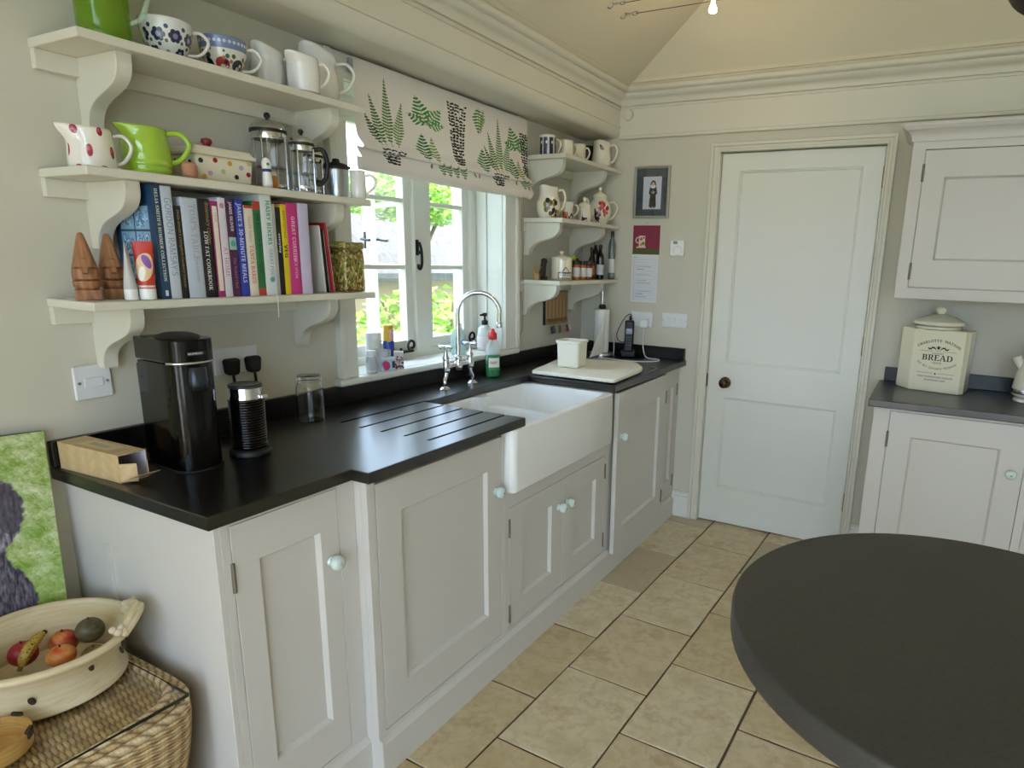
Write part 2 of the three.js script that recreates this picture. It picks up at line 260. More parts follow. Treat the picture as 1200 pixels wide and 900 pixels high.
{ // casement window: frame, fixed lights with glazing bars, sill, casing, iron fittings
  const w = structGroup('window_1'), xf = -0.155, xb = -0.215, Y0 = 1.0, Y1 = WY1;
  const MZ = 1.197; // centre mullion
  mesh(w, 'window_frame', uvm(merge([bx(xb + 0.001, Y0 - 0.012, WZ0 + 0.05, xf + 0.009, Y0 + 0.032, WZ1 - 0.05, 0.004), bx(xb + 0.001, Y1 - 0.05, WZ0 + 0.05, xf + 0.009, Y1 - 0.001, WZ1 - 0.05, 0.004), bx(xb, Y0 - 0.01, WZ0 - 0.001, xf + 0.01, Y1 - 0.002, WZ0 + 0.055, 0.004), bx(xb, Y0 - 0.01, WZ1 - 0.055, xf + 0.01, Y1 - 0.002, WZ1 + 0.001, 0.004), bx(xb + 0.0005, Y0, MZ - 0.043, xf + 0.0105, Y1 - 0.003, MZ + 0.043, 0.004)])), M.white);
  for (const [a, b] of [[WZ0 + 0.052, MZ - 0.04], [MZ + 0.04, WZ1 - 0.052]]) {
    const st = 0.042, y0 = Y0 + 0.03, y1 = Y1 - 0.048, x0 = xf - 0.05, x1 = xf - 0.008, bars = [1.385, 1.655];
    const sash = mesh(w, 'sash', uvm(merge([bx(x0, y0, a, x1, y1, a + st, 0.004), bx(x0, y0, b - st, x1, y1, b, 0.004), bx(x0 + 0.001, y0 + 0.0005, a + 0.02, x1 - 0.001, y0 + 0.045, b - 0.02, 0.004), bx(x0 + 0.001, y1 - st, a + 0.02, x1 - 0.001, y1 - 0.0005, b - 0.02, 0.004), ...bars.map((y) => bx(x0 + 0.006, y - 0.009, a + st - 0.003, x1 - 0.004, y + 0.009, b - st + 0.003, 0.003))])), M.white);
    const ys = [y0 + 0.04, ...bars, y1 - st];
    for (let i = 0; i < 3; i++) mesh(sash, 'pane', bx(x0 + 0.02, ys[i], a + st - 0.004, x0 + 0.024, ys[i + 1], b - st + 0.004), M.glass);
  }
  // iron casement fastener on the mullion, stays on the bottom rail
  mesh(w, 'casement_fastener', merge([bx(xf + 0.008, 1.435, MZ + 0.02, xf + 0.014, 1.5, MZ + 0.038, 0.002), bx(xf + 0.012, 1.44, MZ + 0.022, xf + 0.03, 1.455, MZ + 0.034, 0.003), tube([[xf + 0.022, 1.49, MZ + 0.028], [xf + 0.03, 1.46, MZ + 0.025], [xf + 0.03, 1.42, MZ + 0.022], [xf + 0.03, 1.395, MZ + 0.024], [xf + 0.03, 1.378, MZ + 0.034], [xf + 0.03, 1.385, MZ + 0.046], [xf + 0.03, 1.398, MZ + 0.044]], 0.006, 32, 8)]), M.iron, 'black iron curled window fastener');
  for (const z of [WZ0 + 0.075, MZ + 0.1]) mesh(w, 'window_stay', merge([tube(Array.from({ length: 15 }, (_, i) => { const a = -0.8 + i * 0.42, r = 0.024 - i * 0.0009; return [xf + 0.028, 1.058 + r * Math.sin(a), z + r * Math.cos(a)]; }), 0.0055, 40, 8), bx(xf + 0.012, 1.028, z - 0.01, xf + 0.034, 1.038, z + 0.09, 0.003), rod([xf + 0.024, 1.031, z + 0.06], [xf + 0.024, 1.05, z + 0.06], 0.005)]), M.iron, 'black iron window stay with curled tail');
  mesh(w, 'window_casing', uvm(merge([bx(-0.001, 1.0, WZ0 - 0.08, 0.02, 2.075, WZ0 + 0.004, 0.004), bx(-0.001, 1.0, WZ0 - 0.105, 0.03, 2.076, WZ0 - 0.078, 0.004), bx(-0.001, 1.0, WZ1 - 0.004, 0.02, 2.075, WZ1 + 0.055, 0.004), bx(-0.001, 1.0, WZ1 + 0.053, 0.03, 2.076, WZ1 + 0.078, 0.004), bx(-0.001, WY1 - 0.004, WZ0 - 0.0, 0.0195, 2.074, WZ1 + 0.002, 0.004)])), M.white);
  mesh(w, 'reveal_lining', uvm(merge([bx(-0.155, 1.0, WZ0 - 0.001, 0, WY1, WZ0 + 0.006), bx(-0.145, 1.0, WZ0 + 0.004, -0.085, WY1, WZ0 + 0.014, 0.004), bx(-0.155, 1.0, WZ1 - 0.006, 0, WY1, WZ1 + 0.001), bx(-0.155, WY1 - 0.006, WZ0, 0, WY1 + 0.001, WZ1)])), M.white);
  mesh(w, 'window_sill', uvm(merge([bx(-0.16, 0.975, WZ0 + 0.001, 0.0, 1.0, WZ1 - 0.001), bx(-0.001, 0.975, WZ0 - 0.085, 0.045, 1.0, WZ1 + 0.1, 0.009)])), M.white);
  // a sash standing open outside the left light
  const s = new THREE.Group(); s.name = 'open_sash'; w.add(s); s.position.set(-0.235, 1.03, 1.19); s.rotation.y = Math.PI - Math.atan2(0.16, 0.4); // local x runs outwards
  const L = 0.43, H = 0.9;
  mesh(s, 'sash_frame', merge([bx(0, 0, -0.02, 0.045, H, 0.02, 0.004), bx(L - 0.055, 0, -0.022, L, H, 0.022, 0.004), bx(0.04, 0, -0.02, L - 0.05, 0.05, 0.02, 0.004), bx(0.04, H - 0.045, -0.02, L - 0.05, H, 0.02, 0.004), bx(0.04, 0.345, -0.015, L - 0.05, 0.363, 0.015, 0.003), bx(0.04, 0.615, -0.015, L - 0.05, 0.633, 0.015, 0.003)]), M.white);
  mesh(s, 'pane', bx(0.04, 0.045, -0.002, L - 0.05, H - 0.04, 0.002), M.glass);
  for (const f of [-1, 1]) mesh(s, 'sash_handle', merge([bx(L - 0.04, 0.43, f > 0 ? 0.02 : -0.026, L - 0.015, 0.51, f > 0 ? 0.026 : -0.02, 0.002), tube([[L - 0.028, 0.475, f * 0.026], [L - 0.03, 0.475, f * 0.042], [L - 0.08, 0.47, f * 0.045], [L - 0.13, 0.468, f * 0.043]], 0.006, 20, 8)]), M.iron, 'dark iron sash handle');
}
// ---------------------------------------------------------------- outside
{
  const lawn = dataTex(256, 256, (u, v, x, y) => { const a = pf(u, v, 6, 3), b = noise.noise(x * 0.8, y * 0.8, 3); return mixc([84, 104, 52], [122, 138, 84], 0.5 + a + b * 0.4); }, true, [0.5, 0.5]);
  struct('ground_outside', uvm(merge([bx(-30, -0.5, -25, -0.3, -0.25, 45), bx(-0.3, -0.5, RZ + 0.3, 30, -0.25, 45)])), std({ map: lawn, roughness: 1 }));
  struct('patio', uvm(bx(-1.5, -0.25, RZ + 0.3, 8, -0.06, RZ + 7)), tinted(0xbdb9b0, 0.9));
  // leaves: small folded quads gathered round stems
  const leafCloud = (n, rx, ry, rz, size) => {
    const pos = [];
    for (let i = 0; i < n; i++) {
      const a = rr(0, 6.283), c = rr(-1, 1), r = Math.pow(rnd(), 0.4), s = Math.sqrt(1 - c * c);
      const p = V(Math.cos(a) * s * r * rx, c * r * ry + ry, Math.sin(a) * s * r * rz), e = new THREE.Euler(rr(-1, 1), rr(0, 6.283), rr(-1, 1)), L = size * rr(0.7, 1.3), W = L * 0.32;
      const q = [V(0, 0, 0), V(-W, L * 0.12, L * 0.45), V(0, 0, L), V(W, L * 0.12, L * 0.45)].map((v) => v.applyEuler(e).add(p));
      for (const k of [0, 1, 2, 0, 2, 3]) pos.push(q[k].x, q[k].y, q[k].z);
    }
    const g = new THREE.BufferGeometry(); g.setAttribute('position', new THREE.Float32BufferAttribute(pos, 3)); g.computeVertexNormals(); return flat(g);
  };
  const leafM = [0x7ba32f, 0x5f8a2a, 0x93b348, 0x4a6f27].map((c) => phys({ color: c, roughness: 0.8, transmission: 0.35, thickness: 0, side: THREE.DoubleSide }));
  const stemM = tinted(0x5b4a33, 0.9);
  const shrub = (label, x, y, z, r, h, n, size, mi, cat = 'shrub', group) => {
    const o = thing(cat === 'tree' ? 'garden_tree' : 'garden_shrub', label, cat, [x, y, z], 0, group);
    const st = []; for (let i = 0; i < 7; i++) { const a = i * 0.9; st.push(tube([[0.04 * Math.cos(a), 0, 0.04 * Math.sin(a)], [r * 0.3 * Math.cos(a), h * 0.5, r * 0.3 * Math.sin(a)], [r * 0.55 * Math.cos(a + 0.3), h * 0.9, r * 0.55 * Math.sin(a + 0.3)]], cat === 'tree' ? 0.05 : 0.012, 10, 6)); }
    mesh(o, 'stems', merge(st), stemM); mesh(o, 'foliage', leafCloud(n, r, h / 2, r, size), leafM[mi]);
  };
  shrub('bright green leafy shrub outside, below the thatched roof', -2.5, -0.25, -1.5, 0.8, 1.42, 2300, 0.11, 0);
  shrub('yellow-green shrub outside close to the window glass', -1.3, -0.25, -0.25, 0.4, 1.22, 900, 0.085, 2);
  shrub('light green shrub outside by the open sash', -2.9, -0.25, 0.35, 0.6, 1.2, 1200, 0.1, 0);
  { const o = thing('garden_tree', 'low spreading tree outside with leaves in front of the thatch', 'tree', [-5.1, -0.25, -4.3]);
    mesh(o, 'trunk', merge([tube([[0, 0, 0], [0.05, 0.8, 0.04], [-0.04, 1.6, 0], [0.02, 2.4, 0.05]], 0.06, 16, 8), tube([[0, 1.5, 0], [0.3, 2.0, 0.5], [0.4, 2.4, 0.9]], 0.03, 10, 6), tube([[0, 1.5, 0], [-0.2, 2.0, -0.5], [-0.3, 2.4, -0.9]], 0.03, 10, 6)]), stemM);
    mesh(o, 'foliage', leafCloud(2200, 0.7, 0.36, 1.7, 0.12).translate(0, 2.12, 0), leafM[0]); }
  const hedge = ['round green bush across the lawn, nearest the cottage garden', 'round dark green bush across the lawn beside the first bush', 'green bush across the lawn opposite the left glazed doors', 'dark green bush across the lawn opposite the middle glazed doors', 'green bush across the lawn opposite the right glazed doors', 'dark green bush across the lawn near the far boundary', 'green bush across the lawn at the far boundary corner'];
  hedge.forEach((label, i) => shrub(label, -7 + i * 3.4, -0.25, 21, 1.4, 1.5, 1100, 0.17, i % 2 ? 1 : 3, 'shrub', 'hedge bushes across the lawn'));
  // thatched cottage
  const c = thing('thatched_cottage', 'low cottage outside with grey thatched roof and tan walls', 'building', [-6.3, -0.36, 0]);
  const thatch = dataTex(256, 256, (u, v, x, y) => { const a = noise.noise(x * 0.9, y * 0.08, 1), b = pf(u, v, 14, 3); return mixc([62, 60, 57], [112, 110, 106], 0.5 + a * 0.5 + b * 0.9); }, true, [0.8, 0.8]);
  mesh(c, 'wall', uvm(bx(-3.2, 0, -8, -0.35, 1.5, 6)), tinted(0x94805f, 0.9));
  const rf = shapeOf([[0.05, 1.36], [0.12, 1.5], [-1.7, 3.3], [-3.6, 1.5], [-3.5, 1.36], [-1.7, 2.95]]);
  mesh(c, 'thatched_roof', uvm(extr(rf, 14.6, 0.02).translate(0, 0, -8.3)), std({ map: thatch, roughness: 1, bumpMap: thatch, bumpScale: 0.02 }));
  mesh(c, 'chimney', bx(-2.0, 2.9, -1.6, -1.45, 4.0, -1.0), tinted(0x8e5a44, 0.9));
}
// ---------------------------------------------------------------- fitted units
// a framed panel door in local space: x right, y up, z outwards (front face at z = 0)
function frameShape(w, h, b) { const s = new THREE.Shape(); s.moveTo(0, 0); s.lineTo(w, 0); s.lineTo(w, h); s.lineTo(0, h); s.closePath(); const p = new THREE.Path(); p.moveTo(b[0], b[1]); p.lineTo(b[0], h - b[3]); p.lineTo(w - b[2], h - b[3]); p.lineTo(w - b[2], b[1]); p.closePath(); s.holes.push(p); return s; }
const knobGeo = lathe([[0.0001, 0.036], [0.009, 0.0352], [0.0165, 0.031], [0.0198, 0.0225], [0.0178, 0.0135], [0.0115, 0.0075], [0.0105, 0.004], [0.0145, 0.003], [0.0145, 0], [0.0001, 0]], 24).rotateX(Math.PI / 2);
const knobPin = lathe([[0.0001, 0.0385], [0.003, 0.038], [0.004, 0.036], [0.004, 0.033], [0.0001, 0.033]], 12).rotateX(Math.PI / 2);
const hingeGeo = merge([bx(-0.005, -0.034, -0.004, 0.005, 0.034, 0.0028, 0.001), rod([0, -0.034, 0.0025], [0, 0.034, 0.0025], 0.0036, 8)]);
function panelDoor(parent, x, y, z, w, h, o = {}) {
  const b = o.border ?? [0.075, 0.1, 0.075, 0.09], m = o.m ?? M.cabinet, t = 0.021;
  const pivot = o.hinge === 'right' ? w : 0;
  const d = mesh(parent, 'door', uvm(extr(frameShape(w, h, b), t, 0.0012).translate(-pivot, 0, -t)), m);
  d.position.set(x + pivot, y, z); d.rotation.y = o.open ?? 0;
  mesh(d, 'panel', uvm(bx(b[0] - 0.006, b[1] - 0.006, -0.02, w - b[2] + 0.006, h - b[3] + 0.006, -0.013).translate(-pivot, 0, 0)), m);
  { // sloping bead between frame and panel
    const x0 = b[0], x1 = w - b[2], y0 = b[1], y1 = h - b[3], e = 0.007, zf = -0.0015, zp = -0.0132, pos = [];
    const O = [[x0, y0], [x1, y0], [x1, y1], [x0, y1]], I = [[x0 + e, y0 + e], [x1 - e, y0 + e], [x1 - e, y1 - e], [x0 + e, y1 - e]];
    for (let i = 0; i < 4; i++) { const j = (i + 1) % 4, a = [O[i][0] - pivot, O[i][1], zf], c = [O[j][0] - pivot, O[j][1], zf], f = [I[j][0] - pivot, I[j][1], zp], g = [I[i][0] - pivot, I[i][1], zp]; pos.push(...a, ...c, ...f, ...a, ...f, ...g); }
    const g = new THREE.BufferGeometry(); g.setAttribute('position', new THREE.Float32BufferAttribute(pos, 3)); g.computeVertexNormals(); mesh(d, 'panel_bead', uvm(g), m);
  }
  if (o.knob) { const k = mesh(d, 'knob', knobGeo, M.mint, 'pale mint ceramic knob'); k.position.set(o.knob[0] - pivot, o.knob[1], 0); const p = mesh(d, 'knob_pin', knobPin, M.chrome); p.position.copy(k.position); }
  if (o.hinge) for (const f of [0.12, 0.84]) { const g = mesh(d, 'hinge', hingeGeo, M.hinge); g.position.set(o.hinge === 'right' ? 0.0015 : -0.0015, h * f, -0.001); }
  return d;
}
// a base unit: local x right, z outwards, face at z = 0
function baseUnit(u, w, h, depth, open, o = {}) {
  const y0 = 0.118, side = 0.018;
  mesh(u, 'carcass', uvm(merge([bx(0, 0, -depth, side, h, -0.022), bx(w - side, 0, -depth, w, h, -0.022), bx(side, 0, -depth, w - side, h, -depth + 0.01), bx(side, 0.1, -depth, w - side, 0.118, -0.022)])), o.body ?? M.cabinet);
  const [a, b, c, e] = open; // opening
  mesh(u, 'face_frame', uvm(extr(frameShape(w, h - y0, [a, b - y0, w - c, h - e]), 0.022, 0.0008).translate(0, y0, -0.022)), M.cabinet);
  mesh(u, 'plinth', uvm(merge([bx(0, 0, -0.03, w, y0 - 0.016, 0.014), extr(shapeOf([[-0.03, y0 - 0.016], [0.014, y0 - 0.016], [0.0005, y0], [-0.03, y0]]), w).rotateY(-Math.PI / 2).translate(w, 0, 0)])), M.cabinet);
}
const HW = 0.91, HT = 0.88; // worktop top, underside
const XL = 0.589, XM = 0.632, ZS = 2.297, ZE = 2.655; // unit faces, step, end
{
  const q = Math.PI / 2;
  // unit at the open end
  let w = ZE - ZS, u = thing('base_cupboard', 'end base cupboard with one tall panelled door, next to the woven trunk', 'cupboard', [XL, 0, ZE], q);
  baseUnit(u, w - 0.001, HT, XL - 0.005, [0.02, 0.13, w - 0.055, 0.868]);
  panelDoor(u, 0.0215, 0.1315, 0, w - 0.078, 0.735, { border: [0.062, 0.112, 0.055, 0.098], knob: [w - 0.105, 0.552], hinge: 'left' });
  // panelled end
  const ep = mesh(u, 'end_panel', uvm(extr(frameShape(XL, HT, [0.165, 0.1, 0.09, 0.135]), 0.014, 0.001).translate(-0.0, 0, 0)), M.cabinet); ep.rotation.y = -q; ep.position.set(-0.014, 0, -XL); ep.rotation.y = -q; ep.position.set(0.0, 0, -XL);
  const ein = mesh(u, 'end_infill', uvm(bx(0.15, 0.09, 0.0005, XL - 0.08, HT - 0.12, 0.006)), M.cabinet); ein.rotation.y = -q; ein.position.set(0, 0, -XL);

  // wide single-door unit left of the sink
  w = ZS - 1.695; u = thing('base_cupboard', 'wide base cupboard with one large panelled door under the drainer grooves', 'cupboard', [XM, 0, ZS], q);
  baseUnit(u, w, HT, XM - 0.005, [0.028, 0.13, w - 0.012, 0.868]);
  panelDoor(u, 0.0305, 0.1325, 0, w - 0.0455, 0.7255, { border: [0.088, 0.11, 0.078, 0.1], knob: [w - 0.078, 0.545] });
  mesh(u, 'plinth_return', uvm(bx(-0.0009, 0, -0.06, 0.004, 0.117, 0.0132)), M.cabinet);
  

  // sink unit, lower face frame below the sink
  w = 1.695 - 0.885; u = thing('sink_cupboard', 'low two-door cupboard under the white ceramic sink', 'cupboard', [XM, 0, 1.695], q);
  baseUnit(u, w, 0.652, XM - 0.005, [0.03, 0.13, w - 0.03, 0.592]);
  const dw = (w - 0.064) / 2;
  panelDoor(u, 0.032, 0.132, 0, dw - 0.001, 0.458, { border: [0.085, 0.09, 0.085, 0.085], knob: [dw - 0.032, 0.35], hinge: 'left' });
  panelDoor(u, 0.033 + dw, 0.132, 0, dw - 0.001, 0.458, { border: [0.085, 0.09, 0.085, 0.085], knob: [0.032, 0.35], hinge: 'right' });

  // door left ajar right of the sink
  w = 0.885 - 0.235; u = thing('base_cupboard', 'base cupboard right of the sink with its door ajar', 'cupboard', [XM, 0, 0.885], q);
  baseUnit(u, w, HT, XM - 0.005, [0.06, 0.13, w - 0.018, 0.868]);
  panelDoor(u, 0.014, 0.105, 0.022, w - 0.034, 0.762, { border: [0.088, 0.11, 0.088, 0.105], knob: [0.04, 0.56], hinge: 'right', open: 0.022 });

  // narrow unit in the corner by the door
  w = 0.233; u = thing('base_cupboard', 'narrow base cupboard in the corner by the white door', 'cupboard', [XM, 0, 0.234], q);
  baseUnit(u, w, HT, XM - 0.005, [0.025, 0.13, w - 0.03, 0.868]);
  panelDoor(u, 0.027, 0.132, 0, w - 0.059, 0.734, { border: [0.05, 0.1, 0.05, 0.1], hinge: 'right' });
  const cat = mesh(u, 'child_lock', merge([bx(-0.006, 0.75, 0.0, 0.012, 0.79, 0.012, 0.003), bx(0.0, 0.79, 0.0, 0.006, 0.835, 0.008, 0.002)]), M.plasticWhite, 'small white plastic catch');
}
{ // black worktop with step, sink cut-out and drainer grooves
  const x1 = 0.609, x2 = 0.667, zE = 2.69, zs = 2.321, z2 = 1.6195, z3 = 0.915, xs = 0.222;
  const s = new THREE.Shape(); // drawn in (x, -z)
  const P = [[0.001, 0.001], [x2, 0.001], [x2, z3], [xs, z3], [xs, z2], [x2, z2], [x2, zs], [x1, zs], [x1, zE], [0.001, zE]];
  P.forEach((p, i) => i ? s.lineTo(p[0], -p[1]) : s.moveTo(p[0], -p[1])); s.closePath();
  const g = flat(extr(s, HW - HT, 0.003, 2).rotateX(-Math.PI / 2).translate(0, HT, 0));
  const cut = [];
  for (const [x, za, zb] of [[0.22, z2, 2.004], [0.319, z2, 2.02], [0.406, z2, 2.018], [0.498, z2, 2.017], [0.588, z2, 2.015]]) cut.push(bx(x - 0.006, HW - 0.009, za - 0.02, x + 0.006, HW + 0.02, zb, 0.004));
  const ev = new Evaluator(); ev.attributes = ['position', 'normal', 'uv']; ev.useGroups = false;
  let a = new Brush(g); a.updateMatrixWorld();
  for (const c of cut) { const b = new Brush(flat(c)); b.updateMatrixWorld(); a = ev.evaluate(a, b, SUBTRACTION); a.updateMatrixWorld(); }
  const wt = solo('worktop', 'long black stone worktop with drainer grooves around the sink', 'worktop', uvm(a.geometry), M.granite);
  solo('upstand', 'black stone upstand along the window wall and into the corner', 'upstand', uvm(merge([bx(0.001, HW + 0.0005, 0.001, 0.021, HW + 0.066, 2.69, 0.003), bx(0.0215, HW + 0.0005, 0.001, x2 - 0.006, HW + 0.066, 0.021, 0.003)])), M.upstand);
}
{ // double-bowl ceramic sink
  const o = thing('butler_sink', 'white ceramic double-bowl butler sink with deep front', 'sink', [0, 0, 0]);
  const X0 = 0.2, X1 = 0.668, Z0 = 0.92, Z1 = 1.688, Y0 = 0.655, Y1 = 0.8785, t = 0.028;
  const ev = new Evaluator(); ev.attributes = ['position', 'normal', 'uv']; ev.useGroups = false;
  const br = (g) => { const b = new Brush(flat(g)); b.updateMatrixWorld(); return b; };
  const outer = extr(rrect(X0, -Z1, X1, -Z0, 0.02), Y1 - Y0, 0.006, 3, 6).rotateX(-Math.PI / 2).translate(0, Y0, 0);
  let a = br(outer);
  const bowl = (za, zb, y) => extr(rrect(X0 + t, -zb, X1 - t, -za, 0.04), 0.4, 0.012, 2, 6).rotateX(-Math.PI / 2).translate(0, y, 0);
  for (const c of [bowl(Z0 + t, 1.275, 0.685), bowl(1.325, Z1 - t, 0.685), bx(X0 + t + 0.05, 0.845, 1.2, X1 - t, 1, 1.4)]) { a = ev.evaluate(a, br(c), SUBTRACTION); a.updateMatrixWorld(); }
  mesh(o, 'basin', toCreasedNormals(a.geometry, 0.6), M.ceramic);
  for (const z of [1.1, 1.5]) mesh(o, 'waste', lathe([[0.0001, 0.0], [0.03, 0.0], [0.04, 0.003], [0.042, 0.0], [0.042, -0.004], [0.0001, -0.004]], 24).translate(0.45, 0.687, z), M.chrome, 'round chrome waste');
}
{ // right-hand units on the back wall
  let u = thing('base_cupboard', 'base cupboard under the bread crock with a panelled door', 'cupboard', [1.676, 0, 0.535]);
  const mk = (x, w, k) => { mesh(u, 'carcass', uvm(bx(x, 0, -0.53, x + w, HT, -0.022)), M.cabinet); mesh(u, 'face_frame', uvm(extr(frameShape(w, HT - 0.118, [0.062, 0.012, 0.03, 0.012]), 0.022, 0.0008).translate(x, 0.118, -0.022)), M.cabinet); mesh(u, 'plinth', uvm(bx(x, 0, -0.05, x + w, 0.117, 0.008)), M.cabinet); };
  mk(0, 0.58); panelDoor(u, 0.064, 0.132, 0, 0.484, 0.734, { border: [0.085, 0.11, 0.085, 0.1], knob: [0.445, 0.545], hinge: 'left' });
  u = thing('base_cupboard', 'base cupboard under the kettle, further from the white door', 'cupboard', [2.257, 0, 0.535]);
  mk(0, 0.6); panelDoor(u, 0.064, 0.132, 0, 0.504, 0.734, { border: [0.085, 0.11, 0.085, 0.1], knob: [0.045, 0.545], hinge: 'right' });
  const wt = solo('worktop', 'short black stone worktop under the bread crock', 'worktop', uvm(bx(1.652, HT, 0.002, 2.9, HW, 0.56, 0.004)), M.granite);
  solo('upstand', 'black stone upstand behind the bread crock', 'upstand', uvm(bx(1.672, HW + 0.0005, 0.001, 2.9, HW + 0.066, 0.021, 0.003)), M.upstand);
  // wall cupboard
  u = thing('wall_cupboard', 'panelled wall cupboard with cornice hung above the bread crock', 'cupboard', [1.684, 1.315, 0]);
  const W = 0.92, H = 0.62, D = 0.33;
  mesh(u, 'carcass', uvm(bx(0, 0, 0.001, W, H, D - 0.022)), M.cabinet);
  mesh(u, 'face_frame', uvm(extr(frameShape(W, H, [0.048, 0.045, 0.045, 0.03]), 0.022, 0.0008).translate(0, 0, D - 0.022)), M.cabinet);
  panelDoor(u, 0.05, 0.047, D, W - 0.098, H - 0.08, { border: [0.078, 0.112, 0.078, 0.105], hinge: 'left', knob: [W - 0.14, 0.08] });
  const pr = new THREE.Shape(); pr.moveTo(-0.004, H); pr.lineTo(0.006, H); pr.lineTo(0.008, H + 0.012); pr.quadraticCurveTo(0.012, H + 0.034, 0.034, H + 0.042); pr.lineTo(0.045, H + 0.055); pr.lineTo(0.045, H + 0.066); pr.lineTo(-0.004, H + 0.066); pr.closePath();
  const mitre = (g, f) => { const p = g.attributes.position; for (let i = 0; i < p.count; i++) f(p, i); g.computeVertexNormals(); return g; };
  const front = extr(pr, W + 0.09).rotateY(-Math.PI / 2).translate(W + 0.045, 0, D), side = extr(pr, D + 0.04).rotateY(Math.PI).translate(0, 0, D + 0.04);
  mitre(front, (p, i) => { const k = p.getZ(i) - D; if (p.getX(i) < 0) p.setX(i, -k); else if (p.getX(i) > W) p.setX(i, W + k); }); mitre(side, (p, i) => { if (p.getZ(i) > D - 0.02) p.setZ(i, D - p.getX(i)); });
  mesh(u, 'cornice', uvm(merge([front, side, bx(0, H + 0.05, 0.001, W, H + 0.066, D)])), M.cabinet);
}
{ // island
  const o = thing('island', 'round-ended dark stone island top on a panelled base', 'island', [1.979, 0, 2.375]);
  const r = 0.376, pr = [[0.0001, 0.868], [r - 0.006, 0.868], [r - 0.001, 0.87], [r, 0.875], [r, 0.903], [r - 0.001, 0.907], [r - 0.005, 0.91], [0.0001, 0.91]];
  mesh(o, 'island_top', uvm(lathe(pr, 96)), M.slate);
  mesh(o, 'base', uvm(merge([lathe([[0.0001, 0.06], [0.13, 0.06], [0.13, 0.8], [0.15, 0.84], [0.15, 0.868], [0.0001, 0.868]], 48).translate(0.16, 0, 0.0), lathe([[0.0001, 0], [0.15, 0], [0.15, 0.06], [0.0001, 0.06]], 48).translate(0.16, 0, 0.0)])), M.cabinet);
}
{ // shelves with scrolled brackets
  const bracket = (D, H) => { const s = new THREE.Shape(); s.moveTo(0, 0); s.lineTo(D, 0); s.lineTo(D, -0.022); s.bezierCurveTo(D - 0.004, -0.07, D - 0.06, -0.075, D * 0.45, -0.09); s.bezierCurveTo(D * 0.26, -0.105, 0.035, -H * 0.75, 0.03, -H + 0.006); s.lineTo(0.03, -H); s.lineTo(0, -H); s.closePath(); return extr(s, 0.034, 0.0015, 1, 14); };
  const shelf = (label, y, z0, z1, D, bz, group) => {
    const o = thing('wall_shelf', label, 'shelf', [0, y, 0], 0, group);
    mesh(o, 'board', uvm(bx(0.001, -0.02, z0, D, 0, z1, 0.003)), M.trim);
    mesh(o, 'batten', uvm(bx(0.001, -0.062, z0 + 0.002, 0.02, -0.02, z1 - 0.002, 0.002)), M.trim);
    const g = uvm(bracket(D - 0.03, 0.155));
    for (const z of bz) mesh(o, 'bracket', g, M.trim).position.set(0.001, -0.02, z);
  };
  shelf('painted shelf holding cups and white jugs, highest of the long three', 1.876, 1.825, 2.605, 0.204, [2.485, 1.9]);
  shelf('painted shelf holding the lime jug and coffee presses, middle of the long three', 1.603, 1.815, 2.622, 0.204, [2.5, 1.9]);
  shelf('painted shelf holding the row of cookery books', 1.313, 1.815, 2.645, 0.204, [2.525, 1.945]);
  shelf('short corner shelf holding mugs, highest of the short three', 1.918, 0.003, 0.63, 0.235, [0.57, 0.13]);
  shelf('short corner shelf holding the teapot and flowered jug', 1.627, 0.003, 0.65, 0.235, [0.59, 0.13]);
  shelf('short corner shelf holding the canister and bottles', 1.333, 0.003, 0.665, 0.235, [0.61, 0.13]);
}
// ---------------------------------------------------------------- crockery helpers
const ss = (a, b, x) => { const t = Math.max(0, Math.min(1, (x - a) / (b - a))); return t * t * (3 - 2 * t); };
function vessel(pts, t = 0.004, o = {}) {
  const out = smoothPts(pts, 26), h = out[out.length - 1][1];
  const inn = out.map(([r, y]) => [Math.max(r - t, 0.0001), Math.max(y, Math.min(h - 0.001, t * 1.3))]).reverse(); inn[0][1] = h - 0.0005;
  let g = lathe([...out, ...inn], o.seg ?? 48);
  const p = g.attributes.position;
  for (let i = 0; i < p.count; i++) {
    let x = p.getX(i), y = p.getY(i), z = p.getZ(i); const r = Math.hypot(x, z);
    if (o.spout && r > 0.004) {
      const { ang, len, from = 0.7, wide = 0.4, lift = 0.25 } = o.spout, w = ss(from * h, h, y); let d = Math.atan2(x, z) - ang; d = Math.atan2(Math.sin(d), Math.cos(d));
      const k = w * Math.exp(-d * d / (2 * wide * wide)); x += x / r * len * k; z += z / r * len * k; y += len * lift * k;
      if (o.scoop) y -= o.scoop * ss(0.5 * h, h, y) * (1 - Math.cos(d)) / 2;
    }
    p.setXYZ(i, x, y, z);
  }
  g.computeVertexNormals(); return g;
}
function handle(phi, r0, y0, r1, y1, out, rad = 0.005) { // loop from (r1, y1) at the top round to (r0, y0)
  const dx = Math.sin(phi), dz = Math.cos(phi), P = (r, y) => V(dx * r, y, dz * r), m = Math.max(r0, r1);
  return tube([P(r1 - 0.004, y1), P(m + out * 0.55, y1 + (y1 - y0) * 0.06), P(m + out, y1 - (y1 - y0) * 0.25), P(m + out * 0.85, (y0 + y1) / 2 - (y1 - y0) * 0.08), P(m + out * 0.35, y0 + (y1 - y0) * 0.08), P(r0 - 0.004, y0)], rad, 28, 10);
}
